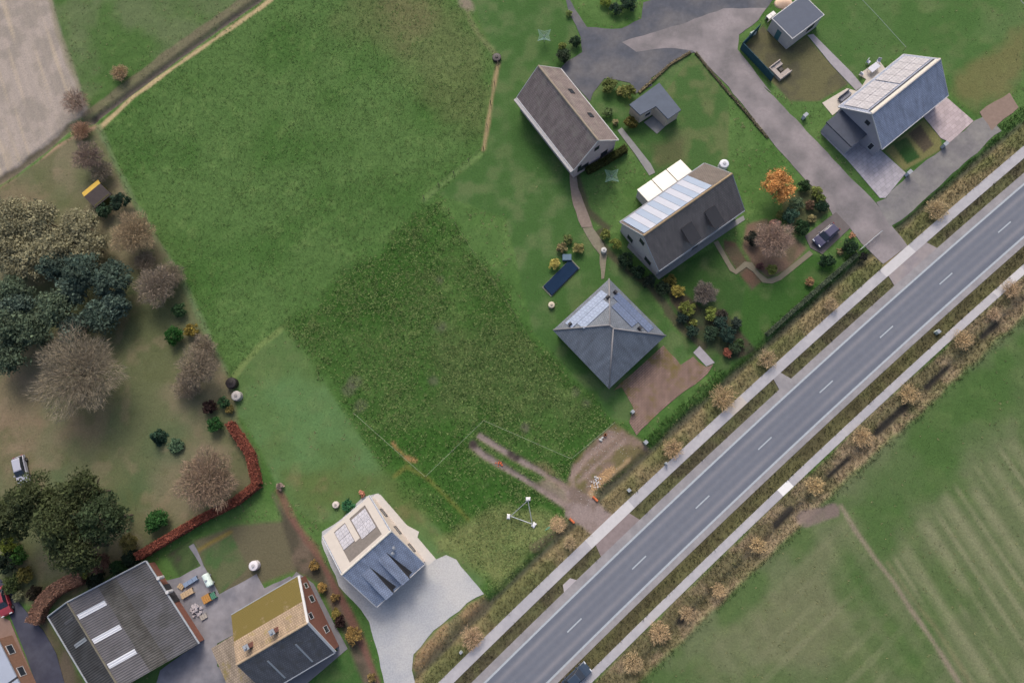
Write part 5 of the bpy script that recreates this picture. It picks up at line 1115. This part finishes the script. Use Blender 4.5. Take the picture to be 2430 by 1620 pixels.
for c, x, y, R, lab, cc in (('c8', 1710, 420, 1.7, 'tan dry bush on the field side, uppermost of its row', (174, 142, 116)), ('c8', 1590, 600, 1.3, 'pinkish dry bush on the field side, second from the top', (172, 140, 120)), ('c8', 1380, 770, 1.8, 'straw-coloured dry bush on the field side, third from the top', (190, 158, 116)), ('c8', 1010, 1150, 1.8, 'straw-coloured dry bush on the field side, fourth from the top', (188, 158, 112)), ('c8', 690, 1440, 1.8, 'tan dry bush on the field side opposite the brick drive', (190, 156, 114)), ('c12', 360, 210, 2.1, 'golden dry bush on the field side beside the white path slab', (202, 170, 112)), ('c11', 1740, 620, 1.8, 'golden dry bush on the field side beside the field gate', (196, 162, 110)), ('c11', 1470, 930, 1.6, 'tan dry bush on the field side, third from the bottom', (188, 156, 116)), ('c11', 1060, 1220, 1.7, 'tan dry bush on the field side, second from the bottom', (190, 156, 118)), ('c11', 1250, 1090, 1.2, 'brownish dry bush on the field side between two tan ones', (160, 134, 104)), ('c11', 880, 1430, 1.5, 'tan dry bush on the field side, lowest of its row', (176, 150, 112))):
    roadside(G, c, x, y, R, lab, cc)

def hedge(name, label, pts, width, height, colr, cat='hedge', dens_=260, size=.1):
    SEED[0] += 1; r = np.random.default_rng(SEED[0])
    e = empty(name, (pts[0].x, pts[0].y, 0)); tag(e, label, cat)
    V = []; Cc = []; core = MB(); o = pts[0]
    for a, b_ in zip(pts[:-1], pts[1:]):
        d = b_ - a; L = d.length; d.normalize(); n_ = Vector((-d.y, d.x)); n = int(L * dens_ * (width + height) / 2)
        s = r.uniform(-.1, L + .1, n); face = r.uniform(0, 1, n); u = r.uniform(-.5, .5, n)
        top = face < .5
        w = np.where(top, u * width, np.sign(u) * width * .5 * r.uniform(.9, 1.06, n)); z = np.where(top, height * r.uniform(.93, 1.06, n), r.uniform(.05, 1, n) * height)
        X = a.x - o.x + d.x * s + n_.x * w; Y = a.y - o.y + d.y * s + n_.y * w
        V.append(tris_at(np.stack([X, Y, z], -1), size, r, .8)); Cc.append(np.array(rgb(*colr))[None] * r.uniform(.7, 1.3, (n, 1)) * (.85 + .3 * vnoise(X, Y, .8, 7))[:, None])
        q = [a - o + n_ * width * .42, a - o - n_ * width * .42, b_ - o - n_ * width * .42, b_ - o + n_ * width * .42]
        core.prism([(p.x, p.y) for p in q], 0, height * .9)
    tri_mesh('foliage', np.vstack(V), np.vstack(Cc), M_leaf, e)
    core.build('branches', mat(name + '_wood', rgb(*[c * .75 for c in colr]), .95, .2, 5), e)
    block_poly(pts, 0) if len(pts) > 2 else None
    return e
hedge('copper_hedge', 'long rust-red copper hedge with a corner around the old garden', sites('c5', [(1600, 1350), (1690, 1480), (1745, 1568)]) + sites('c9', [(1790, 200), (1640, 320), (1380, 450), (1180, 570), (980, 690)]), 1.15, 1.6, (150, 88, 72))
hedge('tan_hedge', 'tan-pink beech hedge curving round the upper corner of the cattle shed', sites('c9', [(270, 1140), (320, 1020), (400, 930), (500, 870), (600, 830)]), 1.9, 1.7, (158, 122, 104))
hedge('olive_hedge', 'dark olive hedge along the gable of the barn house', sites('Q', [(-40, 1520), (180, 1400), (440, 1240)]), 1.0, 1.3, (70, 76, 34))
hedge('road_hedge', 'thin grey-green hedge along the roadside ditch of the front gardens', [road_pt(tt('r1', 1100, 60), -11.2), road_pt(tt('c8', 300, 440), -11.2), road_pt(tt('c8', 640, 190), -11.2)], .6, .7, (92, 106, 84))
hedge('drive_hedge', 'low brown hedge between the parking lawn and the lane', sites('c3', [(1310, 370), (1480, 580), (1640, 760), (1800, 950)]), .32, .28, (124, 118, 94), dens_=260)
hedge('yard_hedge', 'low tan hedge between the dark yard and the garden house lawn', sites('c3', [(920, 640), (1010, 560), (1130, 450), (1270, 365)]), .36, .30, (150, 138, 108), dens_=260)

# ================================================================== VEHICLES
M_tyre = mat('tyre_rubber', rgb(30, 30, 32), .9, .1); M_rim = mat('alloy_rim', rgb(150, 152, 156), .4, .05, metal=.6); M_carglass = mat('car_glass', rgb(40, 46, 56), .08, .05, spec=.7)
M_headl = mat('headlight_glass', rgb(210, 214, 220), .15, .02); M_taill = mat('tail_light', rgb(140, 30, 30), .3, .02)
def car(label, x, y, rz, paint, estate=False, L=4.3, W=1.76):
    e = empty('parked_car', (x, y, .04), rz); tag(e, label, 'car')
    k = L / 4.3
    low = [(-2.15, .30), (-2.12, .62), (-2.02, .86), (-1.45, .95), (.75, .93), (1.35, .88), (1.95, .74), (2.13, .55), (2.12, .28)]
    top = [(-1.98, .86), (-1.75, 1.30), (-1.35, 1.43), (-.2, 1.47), (.30, 1.40), (1.02, .92)] if estate else [(-1.75, .90), (-1.30, 1.26), (-.95, 1.40), (-.1, 1.45), (.28, 1.38), (1.02, .92)]
    b = MB(); ws = [(-1, .82), (-.97, 1), (.97, 1), (1, .82)]
    def loft(prof, ws_, inset=lambda z: 0):
        vs = []; n = len(prof)
        for s in (-1, 1):
            for px, pz in prof: vs.append((px * k, s * (W / 2 - inset(pz)) * (1 - .06 * max(0, abs(px) - 1.5)), pz))
        fs = [tuple(range(n)), tuple(range(2 * n - 1, n - 1, -1))] + [(i, i + n, (i + 1) % n + n, (i + 1) % n) for i in range(n)]
        return vs, [tuple(reversed(f)) for f in fs]
    b.add(*loft(low, None, lambda z: .03 if z > .85 else (.0 if z > .4 else .05))); b.build('body', paint, e, bevel=.06)
    g = MB(); g.add(*loft(top, None, lambda z: .10 + .26 * (z - .88))); g.build('windows', M_carglass, e, bevel=.04)
    r = MB(); i0 = 1
    xs = [p for p in top if p[1] > 1.25]
    x0_, x1_ = min(p[0] for p in xs) * k + .05, max(p[0] for p in xs) * k - .02
    r.box(x0_, x1_, -W / 2 + .25, W / 2 - .25, 1.41, 1.485, top=(.12, .08)); r.build('roof', paint, e, bevel=.03)
    for sx in (-1.32, 1.33):
        for s in (-1, 1):
            w = MB().tube((sx * k, s * (W / 2 - .20), .32), (sx * k, s * (W / 2 + .005), .32), .32, n=18).build('wheel', M_tyre, e, smooth=False)
            MB().tube((sx * k, s * (W / 2 - .02), .32), (sx * k, s * (W / 2 + .02), .32), .2, n=12).build('rim', M_rim, w)
    for s in (-1, 1):
        MB().box(1.98 * k, 2.13 * k, s * .62 - .2, s * .62 + .2, .58, .74).build('headlight', M_headl, e, bevel=.03)
        MB().box(-2.14 * k, -2.04 * k, s * .66 - .16, s * .66 + .16, .62, .86).build('tail_light', M_taill, e, bevel=.03)
        MB().box(.62, .80, s * (W / 2 + .07) - .09, s * (W / 2 + .07) + .09, .90, 1.04).build('wing_mirror', paint, e, bevel=.03)
    return e
def paintm(n, c): return mat(n, rgb(*c), .28, .03, 1.0, spec=.6)
def ang_of(c, a, b): p, q = site(c, *a), site(c, *b); return math.atan2(q.y - p.y, q.x - p.x)
p = site('O', 212, 322, .8); car('silver grey car parked on the brown garden lawn', p.x, p.y, ang_of('O', (182, 190), (238, 450)), paintm('silver_paint', (176, 178, 192)), True)
p = site('s2', 1298, 815, .8); car('dark blue car on the small parking bay by the lane', p.x, p.y, ang_of('s2', (1430, 705), (1165, 930)), paintm('deep_blue_paint', (72, 70, 96)), True)
p = site('c11', 488, 1525, .8); car('dark blue car on the field-side shoulder at the bottom edge', p.x, p.y, RD_ANG + math.pi, paintm('navy_paint', (52, 66, 84)))
p = site('s5', 30, 520, .8); car('red car cut off by the left picture edge', p.x, p.y, ang_of('s5', (0, 360), (95, 680)), paintm('red_paint', (150, 56, 66)))

# ================================================================== GARDEN THINGS
M_bagw = mat('white_woven_bag', rgb(224, 224, 226), .8, .04, 6, .3, 30); M_steel = mat('galvanised_steel', rgb(164, 170, 178), .45, .06, 3, spec=.5, metal=.3)
def simple(name, label, cat, loc, rz=0, group=None):
    e = empty(name, loc, rz); return tag(e, label, cat, group)
# triangular tube frame on the plot with three white ballast bags
c1, c2_, c3_ = site('T', 950, 520), site('T', 575, 865), site('T', 1045, 1035)
e = simple('tube_frame', 'triangular grey steel tube frame standing on the plot grass', 'frame', (c1.x, c1.y, 0))
cs = [Vector((0, 0)), c2_ - c1, c3_ - c1]
for i in range(3):
    a, b_ = cs[i], cs[(i + 1) % 3]
    for z in (.08, .75): MB().tube((a.x, a.y, z), (b_.x, b_.y, z), .04, n=8).build('rail', M_steel, e)
    MB().tube((a.x, a.y, 0), (a.x, a.y, .85), .05, n=8).build('post', M_steel, e)
def pillow(name, label, x, y, rz, w, h, group):
    n = 8; vs = []; fs = []
    for k, sg in ((0, 1), (1, -1)):
        for j in range(n + 1):
            for i in range(n + 1):
                u, v = 2 * i / n - 1, 2 * j / n - 1
                t = max(0, (1 - u ** 4) * (1 - v ** 4)) ** .5
                pin = 1 - .13 * (1 - v * v) * abs(u) ** 2; pin2 = 1 - .13 * (1 - u * u) * abs(v) ** 2
                vs.append((u * w / 2 * pin, v * h / 2 * pin2, .13 + sg * .12 * t))
    N = (n + 1) ** 2
    for j in range(n):
        for i in range(n):
            a = j * (n + 1) + i; fs.append((a, a + 1, a + n + 2, a + n + 1)); fs.append((N + a, N + a + n + 1, N + a + n + 2, N + a + 1))
    o = MB().add(vs, fs).build(name, M_bagw, None, smooth=True); o.location = (x, y, .02); o.rotation_euler = (0, 0, rz)
    return tag(o, label, 'bag', group)
G = 'white ballast bags of the steel frame'
for lab, x, y, a, w, hh in (('white ballast bag at the top corner of the steel triangle', 953, 490, -.02, .74, .56), ('white ballast bag at the left corner of the steel triangle', 525, 875, 1.48, .78, .52), ('white ballast bag at the lower right corner of the steel triangle', 1080, 1060, .95, .82, .58)):
    q = site('T', x, y); pillow('ballast_bag', lab, q.x, q.y, a, w, hh, G)
# wire fence lines
M_tape = mat('fence_tape', rgb(180, 188, 164), .8, .05); M_post = mat('fence_post_wood', rgb(128, 118, 100), .9, .15, 5)
def fence(label, pts, h=.9, r=.018, step=4.0, zs=(.85, .45), m=None, mp=None, pr=.035, name='wire_fence'):
    e = simple(name, label, 'fence', (pts[0].x, pts[0].y, 0)); o = pts[0]
    for a, b_ in zip(pts[:-1], pts[1:]):
        L = (b_ - a).length; n = max(1, int(L / step))
        for i in range(n + 1):
            q = a - o + (b_ - a) * (i / n); MB().tube((q.x, q.y, -.1), (q.x, q.y, h), pr, n=6).build('post', mp or M_post, e)
        for z in zs: MB().tube((a.x - o.x, a.y - o.y, z), (b_.x - o.x, b_.y - o.y, z), r, n=5).build('wire', m or M_tape, e)
    return e
fence('thin pale tape fence zigzagging round the earth track on the plot', sites('B', [(90, 415)]) + [site('B', 790, 1035)] + sites('A', [(250, 95), (1305, 555), (1830, 115)]), zs=(.8,), r=.016)
fence('thin grey wire fence just inside the right edge of the plot', sites('c6', [(1395, -20), (1640, 360), (1810, 610)]) + sites('c7', [(160, 760)]), zs=(.85,), r=.010, m=M_post)
fence('pale wire fence from the slate house to the top edge', sites('c4', [(600, -40), (780, 150), (965, 355)]), h=1.1, r=.035, zs=(1.05,), m=mat('green_grey_wire', rgb(150, 166, 156), .6, .05))
fence('wooden fence posts along the right side of the paddock', sites('c2', [(1690, 450), (1640, 720), (1590, 1030), (1180, 1370)]), h=1.1, step=3.0, zs=(1.0,), r=.010, pr=.06, m=M_post)
fence('low wire fence along the garden side of the paddock', sites('c1', [(690, 900), (880, 1300)]) + sites('c5', [(1090, 60), (1270, 380), (1440, 740), (1570, 1000)]), h=1.0, step=3.0, zs=(.9,), r=.008, m=M_post)
fence('pale metal fence in the upper right corner', sites('c4', [(1680, -40), (1820, 120)]), h=1.2, r=.035, zs=(1.1,), m=M_steel)
# teal screen along the lane
e = simple('screen_fence', 'dark teal netting screen beside the lane garden', 'fence', (site('U', 370, 760).x, site('U', 370, 760).y, 0)); o_ = site('U', 370, 760); M_teal = mat('teal_netting', rgb(36, 74, 86), .8, .10, 3.0)
scr = sites('U', [(640, 480), (370, 760), (610, 1010), (845, 1265)])
for i, (a, b_) in enumerate(zip(scr[:-1], scr[1:])):
    d = b_ - a; L = d.length; d.normalize(); n_ = Vector((-d.y, d.x)) * .05; q = [a - o_ + n_, a - o_ - n_, b_ - o_ - n_, b_ - o_ + n_]
    MB().prism([(p.x, p.y) for p in q], .05, 1.65).build('netting', M_teal, e)
    for k in range(4): s = a - o_ + d * (L * k / 3.0); MB().tube((s.x, s.y, 0), (s.x, s.y, 1.75), .05, n=6).build('post', M_dark, e)
# rotary clothes dryers
def dryer(label, c, x, y, rz):
    p = site(c, x, y, 1.5); e = simple('rotary_dryer', label, 'clothes dryer', (p.x, p.y, 0), rz, 'rotary clothes dryers')
    m = mat('pale_blue_line', rgb(116, 150, 140), .6, .04)
    MB().tube((0, 0, 0), (0, 0, 1.75), .045, n=8).build('pole', M_steel, e)
    for i in range(4):
        a = math.pi / 2 * i; MB().tube((0, 0, 1.25), (1.5 * math.cos(a), 1.5 * math.sin(a), 1.75), .035, .025, n=6).build('arm', m, e)
    for f in (.25, .4, .55, .7, .85, .98):
        b = MB()
        for i in range(4):
            a, b2 = math.pi / 2 * i, math.pi / 2 * (i + 1); z = 1.25 + .5 * f
            mid = Vector(((math.cos(a) + math.cos(b2)) * .36 * 1.5 * f, (math.sin(a) + math.sin(b2)) * .36 * 1.5 * f, z - .05))
            b.tube((1.5 * f * math.cos(a), 1.5 * f * math.sin(a), z), mid, .022, n=4); b.tube(mid, (1.5 * f * math.cos(b2), 1.5 * f * math.sin(b2), z), .022, n=4)
        b.build('line', m, e)
dryer('pale blue rotary clothes dryer on the lawn above the barn house', 'c3', 265, 250, .75); dryer('pale rotary clothes dryer on the lawn between barn house and collector house', 'c3', 730, 1215, .8)
# U-shaped lounge seat
p = site('U', 1000, 1080, .3); e = simple('garden_sofa', 'U-shaped pale garden sofa on the fenced lawn', 'sofa', (p.x, p.y, 0), math.radians(38)); M_sofa = mat('pale_cushion', rgb(172, 162, 156), .9, .06, 3)
for a in ((-1.3, -.55, -1.2, 1.2), (-.55, 1.0, -1.2, -.5), (-.55, .9, .5, 1.2)): MB().box(a[0], a[1], a[2], a[3], .05, .42).build('seat', M_sofa, e, bevel=.06)
for a in ((-1.5, -1.3, -1.4, 1.4), (-1.3, 1.0, -1.4, -1.2), (-1.3, .9, 1.2, 1.4)): MB().box(a[0], a[1], a[2], a[3], .05, .72).build('backrest', M_sofa, e, bevel=.05)
MB().box(-.3, .4, -.3, .3, .05, .35).build('footstool', mat('dark_stool', rgb(88, 84, 80), .9, .1), e, bevel=.04)
# covered garden pool
q = [site('s3', *k) for k in ((75, 550), (155, 635), (405, 385), (325, 300))]; cpos = sum(q, Vector((0, 0))) / 4
e = simple('covered_pool', 'narrow garden pool under a navy cover beside yellow pampas', 'pool', (cpos.x, cpos.y, 0))
qq = [k - cpos for k in q]
MB().prism([(k.x, k.y) for k in qq], 0, .32).build('cover', mat('navy_pool_cover', rgb(32, 50, 74), .95, .08, 1.0, spec=.05), e, bevel=.05)
MB().prism([(k.x * 1.07, k.y * 1.07) for k in qq], 0, .10).build('rim', mat('pool_stone_rim', rgb(122, 126, 112), .9, .1), e)
st_ = site('s3', 295, 285) - cpos; MB().box(st_.x - .7, st_.x + .7, st_.y - .5, st_.y + .5, 0, .55).build('step_box', mat('faded_blue_box', rgb(88, 112, 132), .6, .05), e, bevel=.05)
# round tanks and bins
def tank(name, label, c, x, y, r, h, colr, cat, lidc=None):
    p = site(c, x, y, h * .8); e = simple(name, label, cat, (p.x, p.y, 0))
    MB().lathe([(r * .88, 0), (r, .1), (r, h * .85), (r * .9, h * .95), (r * .5, h)], 20).build('body', mat(name + '_shell', rgb(*colr), .5, .05), e, smooth=False)
    MB().lathe([(r * .36, h - .02), (r * .36, h + .07), (r * .2, h + .1)], 14).build('lid', mat(name + '_lid', rgb(*(lidc or [v * .8 for v in colr])), .5, .05), e)
    return e
tank('water_tank', 'round white water tank at the paddock corner by the copper hedge', 's8', 590, 780, .75, 1.0, (172, 166, 164), 'tank'); tank('water_tank', 'round white tank at the back corner of the collector house', 'c3', 1505, 1130, .75, 1.5, (214, 216, 226), 'tank'); tank('water_butt', 'white round water butt on the farm lawn corner', 's4', 915, 420, .7, 1.1, (220, 216, 222), 'water butt'); tank('lamp_bollard', 'small white round-topped bollard on the boundary path', 's3', 640, 210, .45, .9, (190, 190, 190), 'bollard'); tank('stone_urn', 'small pale urn below the covered pool', 's3', 152, 718, .5, .7, (196, 186, 166), 'urn'); tank('garden_urn', 'small whitish urn on the lawn behind the new house', 'c10', 570, 340, .5, .6, (206, 196, 190), 'urn')
tank('compost_bin', 'black compost bin at the lower paddock corner', 's8', 550, 680, .85, 1.1, (42, 36, 38), 'compost bin'); tank('water_trough', 'black round drinking trough at the paddock bend', 'c2', 1680, 395, .75, .6, (52, 46, 52), 'trough', (28, 26, 30))
# farm yard clutter
def crate(name, label, cat, c, x, y, w, d, h, rz, colr, slats=3):
    p = site(c, x, y, h); e = simple(name, label, cat, (p.x, p.y, .04), rz); m = mat(name + '_finish', rgb(*colr), .8, .1, 3)
    t = w / slats
    for i in range(slats): MB().box(-w / 2 + i * t + .02, -w / 2 + (i + 1) * t - .02, -d / 2, d / 2, h - .06, h).build('board', m, e)
    for s in (-1, 1): MB().box(-w / 2 + .03, w / 2 - .03, s * d / 2 - (.06 if s > 0 else 0), s * d / 2 + (0 if s > 0 else .06), 0, h - .07).build('side', m, e)
    return e
A30 = math.radians(30)
p = site('s4', 465, 560, .8); e = simple('gas_tank', 'long mint-white gas tank in the farm yard', 'tank', (p.x, p.y, .04), math.radians(-58))
MB().tube((-.95, 0, .75), (.95, 0, .75), .52, n=18).build('vessel', mat('mint_white_paint', rgb(214, 230, 224), .4, .04), e, smooth=False, bevel=.15)
for s in (-.6, .6): MB().box(s - .12, s + .12, -.4, .4, 0, .35).build('foot', M_steel, e)
MB().lathe([(.16, 1.2), (.16, 1.36), (.1, 1.4)], 12).build('dome', M_steel, e)
crate('blue_bench', 'pale blue bench in the farm yard beside the gas tank', 'bench', 's4', 295, 575, 2.2, .6, .5, math.radians(32), (128, 146, 172)); crate('board_stack', 'tan stack of boards below the blue bench', 'boards', 's4', 262, 690, 1.9, .8, .5, A30, (186, 162, 132), 5); crate('short_boards', 'short tan boards left of the blue bench', 'boards', 's4', 200, 625, .9, .6, .3, math.radians(-30), (178, 156, 126)); crate('orange_crate', 'orange-brown crate in the farm yard', 'crate', 's4', 450, 742, 1.2, 1.1, .7, A30, (178, 130, 70), 4); crate('green_crate', 'small green crate beside the orange one', 'crate', 's4', 518, 712, .7, .9, .6, A30, (76, 130, 106)); crate('grey_pallet', 'small pale pallet at the end of the yard clutter', 'pallet', 's4', 425, 918, 1.0, .7, .25, A30, (164, 158, 152))
def heap(name, label, cat, c, x, y, r, h, colr, n=26, sz=.2, stretch=1.0, rz=0.0, seed=3):
    rr = random.Random(seed); p = site(c, x, y); e = simple(name, label, cat, (p.x, p.y, 0), rz); m = mat(name + '_mat', rgb(*colr), .9, .15, 3)
    base = None
    for i in range(n):
        a = rr.uniform(0, 6.28); q = r * math.sqrt(rr.random()); s = sz * rr.uniform(.6, 1.4)
        b = MB().box(-s / 2, s / 2, -s * .4, s * .4, 0, s * .7, top=(s * .12, s * .1)); o = b.build('stone', m, e)
        o.location = (q * math.cos(a) * stretch, q * math.sin(a), max(0, h * (1 - q / r)) * rr.random()); o.rotation_euler = (rr.uniform(-.3, .3), rr.uniform(-.3, .3), rr.uniform(0, 6))
    return e
heap('rubble_heap', 'grey-white rubble heap in the farm yard', 'rubble', 's4', 355, 850, .9, .5, (176, 170, 176), 40, .35)
heap('broken_concrete', 'white broken concrete lumps at the dirt standing of the plot', 'rubble', 'A', 1612, 830, .75, .2, (206, 206, 208), 34, .17, 1.5, math.radians(45), 5); heap('white_stones', 'white stone and rubble beside the rusty pipe', 'stones', 'A', 1668, 308, .32, .1, (206, 206, 204), 8, .24, 1, 0, 6)
heap('red_bricks', 'few orange bricks dropped in the lower wheel rut', 'bricks', 'A', 428, 612, .40, .05, (206, 106, 66), 12, .2, 1.6, math.radians(-35), 7)
# rusty pipe standing on end
p = site('A', 1718, 263); e = simple('rusty_pipe', 'rusty standing pipe ring with a dark hollow beside the plot fence', 'pipe', (p.x, p.y, 0))
n = 18; b = MB(); vs = []
for r_, z in ((.22, 0), (.22, .35), (.15, .35), (.15, .03)): vs += [(r_ * math.cos(2 * math.pi * i / n), r_ * math.sin(2 * math.pi * i / n), z) for i in range(n)]
b.add(vs, [(k * n + i, k * n + (i + 1) % n, (k + 1) * n + (i + 1) % n, (k + 1) * n + i) for k in range(3) for i in range(n)]); b.build('ring', mat('rust', rgb(150, 100, 70), .9, .2, 8), e)
MB().lathe([(.15, .03), (.15, .04)], 16).build('hollow', mat('pipe_dark', rgb(40, 28, 24), .95, .1), e)
# orange culvert pipes under the track
G = 'orange culvert pipes under the earth track'
for lab, a, b_ in (('orange plastic pipe end at the upper side of the track mouth', (1572, 1012), (1625, 1066)), ('orange plastic pipe end at the lower side of the track mouth', (1287, 1277), (1342, 1330))):
    p, q = site('A', *a), site('A', *b_); e = simple('culvert_pipe', lab, 'pipe', (p.x, p.y, 0), 0, G); d = q - p
    MB().tube((0, 0, .14), (d.x, d.y, .06), .17, n=14).build('barrel', mat('orange_plastic', rgb(206, 112, 70), .5, .06), e, smooth=False); MB().tube((-d.x * .02, -d.y * .02, .14), (d.x * .06, d.y * .06, .14), .21, n=14).build('socket', mat('orange_plastic_socket', rgb(196, 104, 66), .5, .06), e)
# brush pile and straw
def brush(name, label, c, x, y, r, colr, n=260, stretch=1.0, rz=0.0, h=.45, seed=9):
    g = np.random.default_rng(seed); p = site(c, x, y); e = simple(name, label, 'brush', (p.x, p.y, 0), rz)
    a = g.uniform(0, 6.28, n); q = r * np.sqrt(g.uniform(0, 1, n)); P = np.stack([q * np.cos(a) * stretch, q * np.sin(a), h * (1 - q / r) * g.uniform(0, 1, n) + .05], -1)
    d = g.normal(size=(n, 3)); d[:, 2] *= .25; d /= np.linalg.norm(d, axis=1)[:, None]; s = np.cross(d, [0, 0, 1]); ln = g.uniform(.25, .8, n)[:, None]; w = g.uniform(.012, .035, n)[:, None]
    v = np.stack([P - s * w, P + s * w, P + d * ln], 1).reshape(-1, 3)
    tri_mesh('twigs', v, np.array(rgb(*colr))[None] * g.uniform(.6, 1.35, (n, 1)), M_twig, e); return e
brush('brush_pile', 'pale brushwood pile beside the lower orange pipe', 'A', 1145, 1345, 1.15, (192, 164, 128), 420); brush('straw_swath', 'swath of dry straw along the road edge of the dirt standing', 'A', 1690, 790, 2.4, (200, 166, 124), 480, .28, math.radians(-47), .2, 11)
o = MB()
pts = [site('A', *k) for k in ((990, 1420), (1010, 1400), (1025, 1385), (1050, 1375), (1035, 1395), (1005, 1412))]; o_ = pts[0]
for a, b_ in zip(pts[:-1], pts[1:]): o.tube((a.x - o_.x, a.y - o_.y, .06), (b_.x - o_.x, b_.y - o_.y, .06), .035, n=6)
hs = o.build('garden_hose', mat('green_hose', rgb(110, 176, 150), .5, .05)); hs.location = (o_.x, o_.y, 0); tag(hs, 'short loop of pale green hose near the brush pile', 'hose')
# small white stones in the dirt
g = np.random.default_rng(77); ds = sites('A', [(1330, 620), (1830, 140), (2100, 400), (1600, 1040), (1400, 1250), (1300, 1000)])
sd = poly_sdf(gx, gy, ds) > 0; ii = np.argwhere(sd); pick = ii[g.integers(0, len(ii), 170)]; b = MB()
for iy, ix in pick:
    s = g.uniform(.02, .06); X, Y = GX0 + ix * GS + g.uniform(-.15, .15), GY0 + iy * GS + g.uniform(-.15, .15); b.box(X - s, X + s, Y - s * .8, Y + s * .8, HGT[iy, ix] - .02, HGT[iy, ix] + s * 1.1, top=(s * .3, s * .25))
tag(b.build('scattered_stones', mat('pale_pebble', rgb(190, 186, 180), .9, .15, 5)), 'small pale stones scattered over the dirt standing', 'stones', kind='stuff')
# furniture and small things at the slate house and the garage
p = site('s6', 800, 375, .7); e = simple('patio_table', 'white patio table behind the slate house', 'table', (p.x, p.y, .05), math.radians(39)); M_wh = mat('white_furniture', rgb(206, 208, 220), .5, .04)
MB().box(-.9, .9, -.5, .5, .68, .74).build('table_top', M_wh, e, bevel=.02)
for sx in (-.75, .75):
    for sy in (-.38, .38): MB().box(sx - .04, sx + .04, sy - .04, sy + .04, 0, .68).build('leg', M_wh, e)
def chair(label, c, x, y, rz):
    p = site(c, x, y, .45); e = simple('patio_chair', label, 'chair', (p.x, p.y, .05), rz, 'white patio chairs')
    MB().box(-.27, .27, -.27, .27, .40, .46).build('seat', M_wh, e, bevel=.02); MB().box(-.27, .27, .22, .29, .46, .95).build('backrest', M_wh, e, bevel=.02)
    for sx in (-.22, .22):
        for sy in (-.22, .22): MB().box(sx - .025, sx + .025, sy - .025, sy + .025, 0, .40).build('leg', M_wh, e)
chair('white patio chair at the left end of the patio table', 's6', 690, 430, 2.3); chair('white patio chair on the lawn side of the patio table', 's6', 750, 325, .8); chair('white patio chair at the right end of the patio table', 's6', 840, 320, -.3)
p = site('s6', 545, 630, .4); e = simple('lounge_set', 'grey lounge bench on the cream terrace', 'bench', (p.x, p.y, .05), math.radians(39)); MB().box(-1.1, 1.1, -.35, .35, .1, .42).build('seat', mat('grey_cushion', rgb(130, 132, 142), .9, .06), e, bevel=.05); MB().box(-1.1, 1.1, .35, .5, .1, .8).build('backrest', mat('grey_weave', rgb(112, 114, 124), .9, .06), e, bevel=.04)
G = 'pale gate pillars at the slate house drives'
for lab, x, y in (('pale gate pillar beside the lane at the fenced lawn', 190, 800), ('pale gate pillar at the lower drive corner of the slate house', 1110, 1305), ('pale gate pillar at the upper drive corner of the slate house', 1430, 1055)):
    p = site('s6', x, y, .8); e = simple('gate_pillar', lab, 'pillar', (p.x, p.y, .03), math.radians(39), G); MB().box(-.35, .35, -.22, .22, 0, 1.0).build('shaft', mat('pillar_render', rgb(186, 194, 206), .8, .05), e); MB().box(-.4, .4, -.27, .27, 1.0, 1.08).build('cap', M_zinc, e)
p, q = site('c8', 655, 165), site('c8', 800, 40); e = simple('sliding_gate', 'pale sliding gate bar across the lane mouth', 'gate', (p.x, p.y, 0)); d = q - p
for z in (.35, .75, 1.1): MB().tube((0, 0, z), (d.x, d.y, z), .05, n=8).build('rail', M_zinc, e)
for k in range(7): MB().tube((d.x * k / 6, d.y * k / 6, .05), (d.x * k / 6, d.y * k / 6, 1.15), .04, n=6).build('bar', M_zinc, e)
crate('white_bin_box', 'white storage box at the corner of the flat garage', 'box', 'U', 850, 235, 1.6, .7, .9, math.radians(38), (226, 224, 222), 2); crate('small_white_box', 'small white box at the head of the teal screen', 'box', 'U', 575, 505, 1.0, .5, .6, math.radians(30), (200, 212, 208), 2)
p = site('U', 1040, 60); e = simple('sand_heap', 'peach-coloured sand heap behind the flat garage', 'sand', (p.x, p.y, 0)); MB().lathe([(1.3, 0), (1.1, .2), (.7, .55), (.25, .78), (.05, .8)], 18, sx=1.2, sy=.9).build('heap', mat('peach_sand', rgb(222, 192, 168), .95, .08, 3, .3), e, smooth=True)
# marker posts and cabinets beside the road
M_mk = mat('marker_plastic', rgb(196, 206, 200), .5, .04)
def marker(label, c, x, y, h=.9, w=.3):
    p = site(c, x, y, h * .5); e = simple('marker_post', label, 'post', (p.x, p.y, 0), RD_ANG, 'small roadside posts and cabinets'); MB().box(-w / 2, w / 2, -w / 2, w / 2, -.1, h, top=(.03, .03)).build('shaft', M_mk, e); MB().box(-w / 2 + .02, w / 2 - .02, -w / 2 + .02, w / 2 - .02, h, h + .05).build('cap', M_zinc, e)
marker('pale cabinet in the field-side verge', 'c8', 1205, 718, .7, .55); marker('white post in the bank beside the plot corner', 'c11', 1105, 55, .9, .35); marker('whitish cabinet on the lawn corner of the hip-roofed house', 'c7', 875, 1268, .8, .5); marker('pale cabinet at the ditch by the plot corner', 'c7', 965, 1478, .8, .55); marker('grey post in the bank above the earth track', 'c11', 850, 240, .6, .5); marker('grey post at the ditch beside the gravel drive', 'r4', 385, 1045, .6, .4)
